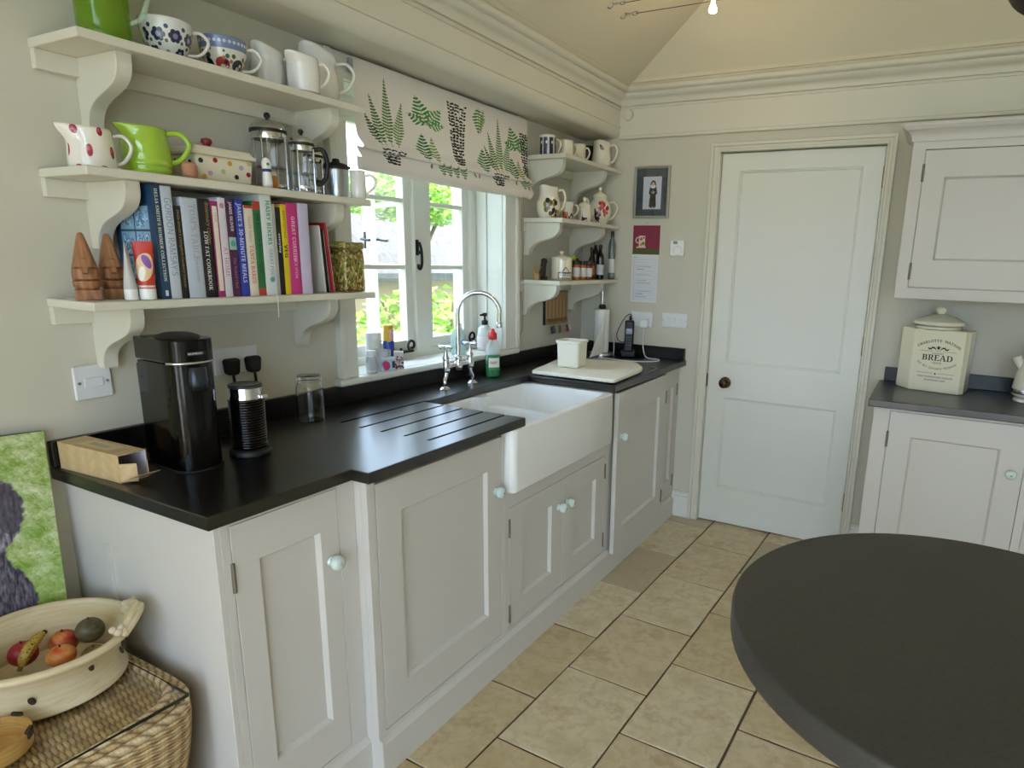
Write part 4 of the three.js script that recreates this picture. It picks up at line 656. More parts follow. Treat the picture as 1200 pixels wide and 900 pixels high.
{ // --- roman blind
  const o = thing('roman_blind', 'white roman blind printed with green ferns above the window', 'blind', [0, 0, 0]);
  const fern = canvasTex(2048, 1024, (c, W, H) => {
    c.fillStyle = '#ece4da'; c.fillRect(0, 0, W, H);
    const frond = (x, y, len, ang, wid, n, col, stem) => { // blade-shaped frond
      c.save(); c.translate(x, y); c.rotate(ang); c.strokeStyle = stem; c.lineWidth = 4; c.beginPath(); c.moveTo(0, 0); c.lineTo(0, -len); c.stroke(); c.fillStyle = col;
      for (let i = 0; i < n; i++) { const t = i / n, yy = -len * (0.1 + 0.9 * t), w = wid * Math.min(1, (1 - t) * 1.35 + 0.06) * Math.min(1, 0.45 + t * 2.5), h = len / n * 0.27; for (const s of [-1, 1]) { c.beginPath(); c.ellipse(s * w * 0.52, yy - w * 0.2, w * 0.56, h, s * -0.42, 0, 7); c.fill(); } } c.restore(); };
    const at = (x, y, k, f) => { c.save(); c.translate(x, y); c.scale(k, 1); f(); c.restore(); };
    const tall = (x, y, s = 1) => at(x, y, 1.55, () => { frond(0, 0, 520 * s, -0.03, 34, 20, '#55823f', '#6f7d4a'); frond(-34, 0, 380 * s, -0.2, 32, 15, '#4a7a38', '#6f7d4a'); frond(42, -8, 370 * s, 0.12, 36, 15, '#64904a', '#6f7d4a'); frond(-62, 0, 250 * s, -0.34, 26, 10, '#39582f', '#55603c'); });
    const star = (x, y) => at(x, y, 1.5, () => { frond(0, 0, 230, -0.35, 66, 7, '#438a40', '#8a7a5a'); frond(0, 0, 190, 0.6, 60, 6, '#4f9447', '#8a7a5a'); frond(-8, 0, 140, -1.15, 46, 5, '#438a40', '#8a7a5a'); frond(8, 0, 130, 1.35, 46, 5, '#599b4f', '#8a7a5a'); });
    const pair = (x, y) => at(x, y, 1.5, () => { frond(-35, 0, 235, -0.08, 62, 8, '#2a7236', '#3d6a35'); frond(38, 0, 225, -0.1, 40, 8, '#8b9a4e', '#8a8a4a'); });
    const dark = (x, y, h) => at(x, y, 1.5, () => { for (const dx of [-60, -20, 22, 62]) { c.strokeStyle = '#3b3f38'; c.lineWidth = 2; c.beginPath(); c.moveTo(dx * 0.3, 0); c.lineTo(dx, -h); c.stroke(); for (let i = 0; i < h / 26; i++) for (const s of [-1, 1]) { if (rnd() < 0.12) continue; c.fillStyle = '#1a1f1c'; c.beginPath(); c.ellipse(dx * (0.3 + 0.7 * i * 26 / h) + s * 11 + rr(-3, 3), -i * 26 - 8 + rr(-5, 5), 11, 7.5, s * -0.75 + rr(-0.3, 0.3), 0, 7); c.fill(); } } });
    // canvas: x runs along the window from the shelf side, y down the drop; the lowest third is the folded part
    tall(300, 590); star(690, 330); pair(710, 640); dark(1045, 610, 540); at(1337, 40, 1.5, () => { frond(-12, 0, 240, Math.PI, 54, 8, '#438a40', '#6f7d4a'); frond(34, 5, 220, Math.PI + 0.12, 26, 8, '#a3ab62', '#8a8a4a'); }); at(1358, 640, 1.5, () => frond(0, 0, 240, 0, 60, 8, '#2a7236', '#3d6a35')); tall(1610, 600); star(1880, 330); pair(1860, 650); dark(2030, 600, 460);
    dark(300, 790, 160); dark(1567, 795, 165); for (const x of [815, 890, 980, 1075]) at(x, 805, 1.5, () => frond(0, 0, 175, 0, 30, 7, '#4a7a38', '#6f7d4a')); for (const x of [1940, 2000]) at(x, 805, 1.5, () => frond(0, 0, 175, 0, 30, 7, '#4f8a45', '#6f7d4a'));
    for (const [x, r, col] of [[680, 0.4, '#3c4534'], [1235, -0.2, '#444d3a'], [1275, 0.3, '#8a6a5a'], [1818, 0.3, '#444d3a']]) at(x, 760, 1.4, () => frond(0, 0, 60, r, 12, 5, col, col));
  });
  const fm = phys({ map: fern, roughness: 0.95, transmission: 0.06, thickness: 0, side: THREE.DoubleSide });
  const z0 = 0.655, z1 = 1.715;
  const prof = smoothPts([[0.038, 2.062], [0.04, 1.98], [0.043, 1.88], [0.05, 1.83], [0.064, 1.805], [0.072, 1.79], [0.06, 1.784], [0.052, 1.79], [0.058, 1.775], [0.066, 1.755], [0.07, 1.735], [0.066, 1.722], [0.052, 1.714], [0.04, 1.724], [0.034, 1.76]], 60);
  let len = [0]; for (let i = 1; i < prof.length; i++) len.push(len[i - 1] + Math.hypot(prof[i][0] - prof[i - 1][0], prof[i][1] - prof[i - 1][1]));
  const tot = len[len.length - 1], n = 48, pos = [], uv = [], idx = [];
  prof.forEach(([x, y], k) => { for (let i = 0; i <= n; i++) { const t = i / n, z = z1 + (z0 - z1) * t, low = ss(2.0, 1.72, y); const wob = 0.0035 * Math.sin(t * 9 + k * 0.12) * low, sag = -0.006 * low * Math.sin(t * Math.PI); pos.push(x + wob, y + sag + (t > 0.93 ? 0.004 * Math.sin((t - 0.93) * 60) * low : 0), z - (t === 0 || t === 1 ? 0.006 * Math.sin(k * 0.35) * low : 0)); uv.push(t, 1 - len[k] / tot); } });
  for (let k = 0; k < prof.length - 1; k++) for (let i = 0; i < n; i++) { const a = k * (n + 1) + i; idx.push(a, a + n + 1, a + 1, a + 1, a + n + 1, a + n + 2); }
  const g = new THREE.BufferGeometry(); g.setAttribute('position', new THREE.Float32BufferAttribute(pos, 3)); g.setAttribute('uv', new THREE.Float32BufferAttribute(uv, 2)); g.setIndex(idx); g.computeVertexNormals();
  const back = g.clone(); const bp = back.attributes.position; for (let i = 0; i < bp.count; i++) bp.setX(i, bp.getX(i) - 0.0012);
  mesh(o, 'fabric', g, fm);
  mesh(o, 'head_rail', bx(0.021, 2.04, z0 + 0.005, 0.036, 2.07, z1 - 0.005, 0.003), M.white);
  mesh(o, 'bracket', bx(0.03, 2.02, z1 - 0.004, 0.045, 2.06, z1 + 0.012, 0.003), tinted(0xa9b3bd, 0.3, { metalness: 0.6 }));
  mesh(o, 'cord_loop', tube([[0.036, 2.04, 0.672], [0.03, 1.7, 0.672], [0.028, 1.2, 0.668], [0.028, 1.075, 0.674], [0.028, 1.06, 0.69], [0.028, 1.075, 0.706], [0.028, 1.2, 0.708], [0.03, 1.7, 0.706], [0.036, 2.04, 0.706]], 0.0018, 60, 6), tinted(0x9a8468, 0.7), 'brown looped pull cord');
}
{ // --- corner shelves: mugs
  const mug = (label, x, z, r, h, tex, ha, base) => { const t = thing('mug', label, 'mug', [x, T1, z]); mesh(t, 'body', vessel([[0.0001, 0], [r * 0.92, 0], [r, 0.005], [r, h * 0.5], [r, h]], 0.0035), glazed(tex)); mesh(t, 'handle', handle(ha, r, h * 0.2, r, h * 0.82, 0.026, 0.0045), M.cream); };
  const bw = printTex('#e2ded2', (c, X, Y) => { for (let i = 0; i < 9; i++) { c.fillStyle = i % 3 ? '#17181d' : '#2c3350'; c.fillRect(X(i / 9), Y(0.92), 40, Y(0.2) - Y(0.92)); blob(c, X(i / 9) + 30, Y(0.8), 10, '#d8d5cc'); c.fillStyle = '#8f97b8'; c.fillRect(X(i / 9) + 44, Y(0.9), 6, Y(0.2) - Y(0.9)); } });
  mug('mug with bold black and white print on the corner shelf', 0.1, 0.565, 0.04, 0.092, bw, 2.5);
  const fl = (cols) => printTex('#e3dcc6', (c, X, Y) => scatter(26, (a, b, i) => { blob(c, X(a), Y(0.2 + 0.6 * b), 7 + 8 * rnd(), cols[i % cols.length], 0.8); }));
  mug('cream mug with faint purple flowers', 0.13, 0.442, 0.036, 0.088, fl(['#b79f86', '#8f8398', '#cbbfa4', '#d8cfb6', '#c5b79a']), 2.6);
  mug('cream mug with a single black dot and pale print', 0.13, 0.315, 0.038, 0.09, printTex('#e0d8bd', (c, X, Y) => { scatter(14, (a, b) => blob(c, X(a), Y(0.2 + 0.6 * b), 8, '#c9b98c')); blob(c, X(0.16), Y(0.5), 15, '#1c1a18'); blob(c, X(0.6), Y(0.5), 13, '#1c1a18'); blob(c, X(0.24), Y(0.35), 9, '#b59b5a'); }), 2.5);
  let o = thing('black_handled_jug', 'cream jug with blue-black flowers and dark mug handle behind', 'jug', [0.155, T1, 0.105]);
  const jf = printTex('#e3dcc8', (c, X, Y) => scatter(9, (a, b) => { blob(c, X(a), Y(0.3 + 0.5 * b), 13, '#7d7488'); blob(c, X(a) + 16, Y(0.3 + 0.5 * b) + 8, 9, '#9c8a57'); blob(c, X(a) - 8, Y(0.3 + 0.5 * b) - 10, 6, '#2b2a33'); }));
  mesh(o, 'body', vessel([[0.0001, 0], [0.044, 0], [0.05, 0.01], [0.051, 0.05], [0.045, 0.1], [0.047, 0.13]], 0.004, { spout: { ang: 0.3, len: 0.022 } }), glazed(jf)); mesh(o, 'handle', handle(2.1, 0.05, 0.03, 0.046, 0.115, 0.035, 0.006), M.cream);
  o = thing('dark_mug', 'blue-black mug half hidden behind the cream jug', 'mug', [0.06, T1, 0.075]);
  mesh(o, 'body', vessel([[0.0001, 0], [0.036, 0], [0.04, 0.005], [0.04, 0.12]], 0.004), tinted(0x2a2730, 0.25)); mesh(o, 'handle', handle(1.9, 0.04, 0.03, 0.04, 0.1, 0.02, 0.006), tinted(0x2a2730, 0.25));

  // teapot shelf
  const bot = (list) => printTex('#e6dfca', (c, X, Y) => { for (const [u, v, r, cols] of list) { scatter(16, (a, b) => blob(c, X(u) + (a - 0.5) * r * 2.2, Y(v) + (b - 0.5) * r * 2, r * (0.18 + 0.25 * rnd()), cols[Math.floor(rnd() * cols.length)])); } });
  o = thing('flowered_jug', 'large cream jug painted with dark leaves and flowers', 'jug', [0.12, T2, 0.585]);
  mesh(o, 'body', vessel([[0.0001, 0], [0.044, 0], [0.047, 0.006], [0.056, 0.03], [0.0575, 0.075], [0.048, 0.105], [0.0475, 0.145]], 0.004, { spout: { ang: 0.1, len: 0.022, from: 0.75 } }), glazed(bot([[0.12, 0.55, 38, ['#3d5530', '#6a5a2c', '#24232a', '#8a7a3a']], [0.18, 0.38, 32, ['#b08a3a', '#4a5a32', '#2b2a30']], [0.75, 0.5, 36, ['#3d5530', '#6a5a2c', '#24232a']]]))); mesh(o, 'handle', handle(2.45, 0.056, 0.04, 0.048, 0.13, 0.03, 0.006), M.cream);
  o = thing('flowered_cup', 'cream cup with orange poppies between jug and sugar pot', 'cup', [0.13, T2, 0.43]);
  mesh(o, 'body', vessel([[0.0001, 0], [0.028, 0], [0.034, 0.01], [0.038, 0.05], [0.04, 0.09]], 0.0035), glazed(bot([[0.06, 0.5, 42, ['#c2542f', '#d0703c', '#a84428']], [0.22, 0.5, 34, ['#5b4a55', '#6d6a40', '#8a7a5a']]]))); mesh(o, 'handle', handle(2.4, 0.037, 0.025, 0.04, 0.075, 0.024, 0.0045), M.cream);
  o = thing('sugar_pot', 'small lidded cream sugar pot with dark fruit', 'pot', [0.16, T2, 0.29]);
  mesh(o, 'body', vessel([[0.0001, 0], [0.03, 0], [0.034, 0.01], [0.037, 0.045], [0.033, 0.08]], 0.0035), glazed(bot([[0.08, 0.45, 36, ['#3a2430', '#5a3a44', '#2b2228']], [0.6, 0.45, 36, ['#3a2430', '#7a8a4a']]])));
  mesh(o, 'lid', lathe([[0.034, 0.08], [0.035, 0.086], [0.022, 0.098], [0.008, 0.102], [0.006, 0.108], [0.011, 0.116], [0.008, 0.124], [0.0001, 0.126]], 28), M.cream); mesh(o, 'handle', handle(0.2, 0.036, 0.03, 0.034, 0.07, 0.02, 0.004), M.cream);
  o = thing('teapot', 'round cream teapot with red flower and ball knob', 'teapot', [0.155, T2, 0.105]);
  mesh(o, 'body', vessel([[0.0001, 0], [0.036, 0], [0.04, 0.006], [0.058, 0.035], [0.064, 0.07], [0.057, 0.105], [0.04, 0.132], [0.037, 0.14]], 0.004), glazed(bot([[0.13, 0.6, 36, ['#b5343a', '#c9484c', '#a02c34']], [0.0, 0.42, 34, ['#2b2028', '#4a3848', '#3a2a36']], [0.6, 0.5, 40, ['#b5343a', '#5a7a3a']]])));
  mesh(o, 'lid', lathe([[0.039, 0.138], [0.042, 0.143], [0.036, 0.156], [0.014, 0.168], [0.007, 0.172], [0.007, 0.178], [0.0115, 0.187], [0.0095, 0.196], [0.0001, 0.199]], 32), M.cream);
  mesh(o, 'handle', handle(2.15, 0.054, 0.028, 0.05, 0.115, 0.042, 0.0055), M.cream);
  mesh(o, 'spout', tube([[-0.012, 0.05, 0.05], [-0.02, 0.07, 0.072], [-0.024, 0.1, 0.085], [-0.03, 0.128, 0.1]], 0.01, 20, 10), M.cream);

  // canister shelf
  o = thing('straw_bundle', 'small bundle of straw-coloured sticks at the shelf end', 'bundle', [0.09, T3, 0.64]);
  mesh(o, 'cup', vessel([[0.0001, 0], [0.014, 0], [0.017, 0.03]], 0.002), tinted(0xa98d5f, 0.8)); const st = []; for (let i = 0; i < 9; i++) st.push(rod([rr(-0.008, 0.008), 0.004, rr(-0.008, 0.008)], [rr(-0.018, 0.018), rr(0.055, 0.075), rr(-0.018, 0.018)], 0.0022, 6)); mesh(o, 'sticks', merge(st), tinted(0xb69a6c, 0.8)).userData.kind = 'stuff';
  o = thing('black_grinder', 'black kitchen gadget leaning against the canister', 'gadget', [0.105, T3, 0.605]);
  const bg = merge([lathe([[0.0001, 0], [0.019, 0], [0.021, 0.01], [0.016, 0.05], [0.014, 0.08], [0.017, 0.09], [0.012, 0.1], [0.0001, 0.102]], 24)]); mesh(o, 'body', bg.rotateX(-0.32).translate(0, 0.0065, 0.018), M.blackMatt); mesh(o, 'foot', bx(-0.016, 0, -0.022, 0.016, 0.018, 0.03, 0.005), tinted(0x2a2d33, 0.4));
  o = thing('canister', 'cream canister with printed diamond label and knobbed lid', 'canister', [0.15, T3, 0.5]);
  const can = printTex('#e7dfc6', (c, X, Y) => { for (const u of [0.15, 0.65]) { c.strokeStyle = '#3a4250'; c.lineWidth = 5; c.beginPath(); c.moveTo(X(u) - 50, Y(0.6)); c.lineTo(X(u), Y(0.78)); c.lineTo(X(u) + 50, Y(0.6)); c.lineTo(X(u), Y(0.42)); c.closePath(); c.stroke(); c.fillStyle = '#e7dfc6'; c.fillRect(X(u) - 60, Y(0.66), 120, Y(0.54) - Y(0.66)); c.strokeRect(X(u) - 60, Y(0.66), 120, Y(0.54) - Y(0.66)); c.fillStyle = '#2b3240'; c.font = 'bold 24px serif'; c.fillText('COFFEE', X(u) - 46, Y(0.58)); } });
  mesh(o, 'body', vessel([[0.0001, 0], [0.05, 0], [0.0525, 0.004], [0.0525, 0.055], [0.0525, 0.105]], 0.004), glazed(can)); mesh(o, 'lid', lathe([[0.0545, 0.104], [0.0555, 0.109], [0.05, 0.114], [0.02, 0.122], [0.009, 0.125], [0.008, 0.13], [0.014, 0.136], [0.009, 0.142], [0.0001, 0.143]], 36), M.cream); mesh(o, 'foot_band', lathe([[0.0515, 0.001], [0.0545, 0.003], [0.0545, 0.007], [0.052, 0.009]], 36), tinted(0xb5a98c, 0.3));
  const jar = (label, x, z, r, h, body, lidc, lab, name = 'spice_jar') => { const t = thing(name, label, 'jar', [x, T3, z]); mesh(t, 'body', lathe([[0.0001, 0], [r * 0.95, 0], [r, 0.004], [r, h * 0.74], [r * 0.86, h * 0.8], [0.0001, h * 0.8]], 24), tinted(body, 0.15)); mesh(t, 'lid', lathe([[r * 0.9, h * 0.8], [r * 0.94, h * 0.82], [r * 0.94, h * 0.98], [r * 0.9, h], [0.0001, h]], 24), tinted(lidc, 0.4)); if (lab) mesh(t, 'jar_label', lathe([[r * 1.003, h * 0.16], [r * 1.012, h * 0.17], [r * 1.012, h * 0.62], [r * 1.003, h * 0.63]], 24), tinted(lab, 0.7)); };
  jar('spice jar with black lid next to the canister', 0.175, 0.392, 0.02, 0.1, 0xa35a22, 0x17151a, 0xd8d6d2);
  jar('spice jar with lime green lid', 0.12, 0.345, 0.026, 0.125, 0x4a3426, 0xa9b52c, 0x35302c);
  jar('spice jar with orange contents and pale label', 0.182, 0.335, 0.02, 0.098, 0xb8642a, 0x201a20, 0xd6d3cf);
  jar('spice jar with dark lid and white label beside the orange bottle', 0.186, 0.278, 0.02, 0.097, 0x8a3a1c, 0x2a1f2a, 0xe0dedb);
  jar('dark preserve jar behind the spice jars', 0.09, 0.27, 0.03, 0.11, 0x2a1c1c, 0x1a1a1e, null);
  const bottle = (label, x, z, r, h, m, cap, lab, shoulder = 0.62) => { const t = thing('sauce_bottle', label, 'bottle', [x, T3, z]); mesh(t, 'glass_body', lathe([[0.0001, 0], [r * 0.95, 0], [r, 0.005], [r, h * shoulder], [r * 0.85, h * (shoulder + 0.08)], [r * 0.42, h * (shoulder + 0.18)], [r * 0.38, h * 0.9], [0.0001, h * 0.9]], 24), m); mesh(t, 'cap', lathe([[r * 0.45, h * 0.88], [r * 0.5, h * 0.89], [r * 0.5, h * 0.99], [r * 0.45, h], [0.0001, h]], 20), tinted(cap, 0.4)); if (lab) mesh(t, 'bottle_label', lathe([[r * 1.003, h * 0.14], [r * 1.012, h * 0.15], [r * 1.012, h * 0.42], [r * 1.003, h * 0.43]], 24), tinted(lab, 0.7)); };
  bottle('slim bottle with orange label on the corner shelf', 0.165, 0.205, 0.017, 0.17, tinted(0x3a2016, 0.1), 0x1a1416, 0xc4661f, 0.55);
  bottle('dark sauce bottle with small white label', 0.19, 0.148, 0.021, 0.185, tinted(0x150f10, 0.1), 0x111014, 0xb9bcc0);
  bottle('amber sauce bottle standing behind the dark one', 0.135, 0.1, 0.022, 0.21, tinted(0x2e1a10, 0.1), 0x9a9a96, 0x5a4030);
  bottle('tall clear oil bottle with black cap by the wall', 0.204, 0.034, 0.0195, 0.262, phys({ color: 0x9aa39c, roughness: 0.05, transmission: 0.6, thickness: 0 }), 0x101012, 0xd4d2cc, 0.7);
}
{ // --- key rack below the corner shelf
  const o = thing('key_rack', 'wooden key rack with hooks hung under the corner shelf', 'key rack', [0.001, 1.09, 0.195]);
  const pm = std({ roughness: 0.6, map: canvasTex(256, 192, (c) => { c.fillStyle = '#b08d62'; c.fillRect(0, 0, 256, 192); c.fillStyle = '#a9623c'; c.fillRect(10, 8, 110, 40); for (let i = 0; i < 12; i++) { c.fillStyle = i % 2 ? '#9a7a50' : '#c3a276'; c.fillRect(i * 21, 44, 12, 120); } c.fillStyle = '#8a6a3c'; c.fillRect(0, 160, 256, 22); }) });
  const bp = bx(0.0, 0, 0, 0.014, 0.175, 0.235, 0.001); mesh(o, 'board', bp, tinted(0xa58358, 0.6));
  mesh(o, 'printed_front', new THREE.PlaneGeometry(0.23, 0.17).rotateY(Math.PI / 2).translate(0.0146, 0.0875, 0.1175), pm);
  mesh(o, 'edge', bx(0, 0, 0.2352, 0.015, 0.175, 0.239), tinted(0x1c1614, 0.5));
  const hk = []; for (let i = 0; i < 5; i++) { const z = 0.025 + i * 0.046; mesh(o, 'hook', tube([[0.014, 0.03, z], [0.026, 0.024, z], [0.03, 0.012, z], [0.024, 0.006, z]], 0.002, 12, 6), M.brass); }
  const bunch = (label, z, y, cols, h0) => { const t = thing('key_bunch', label, 'keys', [0.03, y, z]); const ring = new THREE.TorusGeometry(0.011, 0.0012, 6, 20).rotateY(Math.PI / 2).translate(0, -0.006, 0); mesh(t, 'ring', ring, M.steel); cols.forEach((c, i) => { const q = mesh(t, i ? 'fob' : 'key', i ? merge([bx(-0.003, -0.055 - 0.004 * i, -0.011, 0.003, -0.018, 0.011, 0.003)]) : merge([new THREE.CylinderGeometry(0.011, 0.011, 0.002, 16).rotateZ(Math.PI / 2).translate(0, -0.025, 0), bx(-0.001, -h0, -0.0035, 0.001, -0.03, 0.0035)]), tinted(c, 0.35, i ? {} : { metalness: 0.8 })); q.rotation.x = (i - 0.5) * 0.35; q.position.x = i * 0.004; }); };
  bunch('bunch of keys with black fob on the rack', 0.195 + 0.2, 1.1, [0xb9bbbd, 0x17181c, 0x5a6066], 0.065);
  bunch('bunch of keys with long silver key on the rack', 0.195 + 0.117, 1.1, [0xc9c5b5, 0x8a6a4a], 0.07);
  bunch('bunch of keys with red and white fobs on the rack', 0.195 + 0.03, 1.1, [0xa9abad, 0xb23a44, 0xe0e0de], 0.06);
}
{ // --- window sill
  let o = thing('spray_can', 'blue can with yellow and pink cap on the sill', 'can', [-0.04, SILL, 1.52]);
  mesh(o, 'body', lathe([[0.0001, 0], [0.02, 0], [0.0215, 0.004], [0.0215, 0.1], [0.019, 0.106], [0.0001, 0.106]], 28), std({ roughness: 0.3, map: canvasTex(128, 128, (c) => { c.fillStyle = '#24459a'; c.fillRect(0, 0, 128, 128); c.fillStyle = '#1b2f6a'; c.fillRect(0, 60, 128, 10); c.fillStyle = '#cfd6e6'; for (let i = 0; i < 4; i++) c.fillRect(10 + i * 32, 30, 14, 14); }) }));
  mesh(o, 'cap', lathe([[0.0195, 0.105], [0.02, 0.107], [0.018, 0.162], [0.016, 0.166], [0.0001, 0.166]], 28), tinted(0xe6b52e, 0.35)); mesh(o, 'nozzle', bx(0.012, 0.112, -0.01, 0.0205, 0.15, 0.01, 0.003), tinted(0xe3b6b8, 0.4));
  const clear = phys({ color: 0xf2f4f5, roughness: 0.08, transmission: 0.75, thickness: 0, ior: 1.2 });
  o = thing('plastic_jar', 'small clear plastic jar with lid, front corner of the sill', 'jar', [0.012, SILL, 1.662]);
  mesh(o, 'body', vessel([[0.0001, 0], [0.019, 0], [0.02, 0.004], [0.02, 0.055], [0.015, 0.065]], 0.002), clear); mesh(o, 'lid', lathe([[0.017, 0.062], [0.0175, 0.064], [0.0175, 0.084], [0.016, 0.086], [0.0001, 0.086]], 24), tinted(0xe6e8ea, 0.3)); mesh(o, 'jar_label', lathe([[0.0203, 0.008], [0.0206, 0.009], [0.0206, 0.04], [0.0203, 0.041]], 24), tinted(0xd5d5d2, 0.7));
  o = thing('plastic_tub', 'pale plastic tub holding packets on the sill', 'tub', [-0.02, SILL, 1.592]);
  mesh(o, 'body', vessel([[0.0001, 0], [0.036, 0], [0.038, 0.004], [0.044, 0.07], [0.045, 0.076]], 0.002), clear);
  o = thing('printed_packet', 'pink and blue printed packet leaning in front of the tub', 'packet', [0.026, SILL, 1.592], 0.95);
  mesh(o, 'wrapper', new RoundedBoxGeometry(0.05, 0.056, 0.012, 2, 0.004).translate(0, 0.028, 0), std({ roughness: 0.35, map: canvasTex(128, 128, (c) => { c.fillStyle = '#9fc3d8'; c.fillRect(0, 0, 128, 128); c.fillStyle = '#c9386e'; c.beginPath(); c.arc(36, 80, 44, 3.6, 8.2); c.fill(); c.fillStyle = '#dfe6ea'; c.fillRect(0, 0, 128, 24); c.fillStyle = '#23242c'; c.fillRect(98, 40, 30, 60); }) }));
  o = thing('cotton_bud_tub', 'tall white tub with faint print behind the packet', 'tub', [-0.085, SILL, 1.555]);
  mesh(o, 'body', lathe([[0.0001, 0], [0.028, 0], [0.03, 0.005], [0.03, 0.11], [0.0001, 0.11]], 28), std({ roughness: 0.3, map: canvasTex(128, 128, (c) => { c.fillStyle = '#e6e6e0'; c.fillRect(0, 0, 128, 128); blob(c, 40, 70, 10, '#b0a08a'); blob(c, 90, 50, 8, '#c9b8a8'); }) })); mesh(o, 'lid', lathe([[0.0305, 0.11], [0.031, 0.112], [0.031, 0.134], [0.029, 0.137], [0.0001, 0.137]], 28), tinted(0xeff1ee, 0.3));
  o = thing('small_box', 'small white box with dark red print on the sill', 'box', [0.02, SILL, 1.53], 0.9);
  mesh(o, 'carton', bx(-0.017, 0, -0.012, 0.017, 0.066, 0.012, 0.001), std({ roughness: 0.6, map: canvasTex(64, 128, (c) => { c.fillStyle = '#d9cfd0'; c.fillRect(0, 0, 64, 128); scatter(30, (a, b) => blob(c, a * 64, 30 + b * 90, 4 + rnd() * 5, ['#6a2a35', '#2a2430', '#a87a80'][Math.floor(rnd() * 3)])); }) })); mesh(o, 'lid_flap', bx(-0.0175, 0.066, -0.0125, 0.0175, 0.0685, 0.0125, 0.0005), tinted(0xe6e2e4, 0.6));
  o = thing('mint_bottle', 'pale turquoise bottle with blue cap behind the tap', 'bottle', [-0.045, SILL, 1.085]);
  mesh(o, 'body', lathe([[0.0001, 0], [0.03, 0], [0.034, 0.006], [0.034, 0.08], [0.026, 0.11], [0.014, 0.122], [0.0001, 0.122]], 28).scale(1, 1, 0.9), phys({ color: 0xd2efe8, roughness: 0.1, transmission: 0.3, thickness: 0 })); mesh(o, 'badge', sph(0.014, 0.028, 0.06, 0.004, 14, 10).scale(1, 1, 1), tinted(0x5a78c4, 0.4)); mesh(o, 'cap', lathe([[0.0145, 0.118], [0.015, 0.12], [0.015, 0.14], [0.0001, 0.141]], 20), tinted(0xd8ece6, 0.4));
  o = thing('pump_bottle', 'clear white pump bottle with black pump by the reveal', 'bottle', [-0.045, SILL, 0.885]);
  mesh(o, 'body', lathe([[0.0001, 0], [0.032, 0], [0.036, 0.006], [0.037, 0.07], [0.03, 0.105], [0.014, 0.122], [0.0001, 0.122]], 28), phys({ color: 0xf0f5f1, roughness: 0.12, transmission: 0.3, thickness: 0 })); mesh(o, 'pump', merge([lathe([[0.0001, 0.12], [0.015, 0.12], [0.015, 0.14], [0.006, 0.144], [0.005, 0.16], [0.011, 0.162], [0.011, 0.176], [0.0001, 0.178]], 20), bx(-0.004, 0.164, 0.0, 0.004, 0.173, 0.035, 0.002)]), M.rubber); mesh(o, 'bottle_label', lathe([[0.0372, 0.015], [0.0378, 0.016], [0.0378, 0.066], [0.0372, 0.067]], 28), tinted(0xe9dfe0, 0.7));
}
{ // --- pod coffee machine
  const o = thing('coffee_machine', 'glossy black pod coffee machine with chrome lever rim', 'coffee machine', [0.252, WT, 2.5], 1.5);
  // local z faces the room; footprint rounded at the front
  const foot = (w, b, f, r) => { const s = new THREE.Shape(); s.moveTo(-w, -b); s.lineTo(w, -b); s.lineTo(w, f - r); s.bezierCurveTo(w, f - r * 0.3, w * 0.62, f, 0, f); s.bezierCurveTo(-w * 0.62, f, -w, f - r * 0.3, -w, f - r); s.closePath(); return s; };
  const up = (s, y0, y1, bev = 0.003) => extr(s, y1 - y0, bev, 2, 16).rotateX(Math.PI / 2).translate(0, y1, 0);
  mesh(o, 'body', up(foot(0.054, 0.088, 0.075, 0.05), 0.004, 0.262), M.black);
  mesh(o, 'head', up(foot(0.056, 0.09, 0.078, 0.05), 0.2645, 0.318), M.black);
  mesh(o, 'lever_dome', lathe([[0.046, 0.317], [0.044, 0.322], [0.028, 0.328], [0.0001, 0.33]], 32).scale(1, 1, 1.2).translate(0, 0, 0.0), M.blackMatt);
  const rim = []; for (let i = 0; i <= 20; i++) { const a = -1.15 + i * 0.115; rim.push([Math.sin(a) * 0.0575, 0.2635, 0.0215 + Math.cos(a) * 0.0575]); }
  mesh(o, 'chrome_rim', tube(rim, 0.0035, 40, 8), M.chrome);
  mesh(o, 'spout', merge([lathe([[0.0001, 0.0], [0.019, 0.0], [0.022, 0.02], [0.02, 0.058], [0.0001, 0.058]], 24).scale(1, 1, 0.8).translate(0, 0.195, 0.072)]), std({ color: 0x3a3e46, metalness: 0.7, roughness: 0.25 }));
  mesh(o, 'logo', new THREE.PlaneGeometry(0.042, 0.009).translate(0, 0.286, 0.0787), std({ roughness: 0.4, map: canvasTex(256, 56, (c) => { c.fillStyle = '#0b0b0d'; c.fillRect(0, 0, 256, 56); c.fillStyle = '#e4e4e6'; c.font = 'bold 38px sans-serif'; c.fillText('NESPRESSO', 6, 42); }) }));
  mesh(o, 'water_tank', up(foot(0.045, 0.0, 0.026, 0.01), 0.02, 0.25).translate(0, 0, -0.116), phys({ color: 0x22242a, roughness: 0.08, transmission: 0.4, thickness: 0 }));
  mesh(o, 'drip_foot', up(foot(0.056, 0.091, 0.08, 0.05), 0, 0.005, 0.001), M.rubber);
}
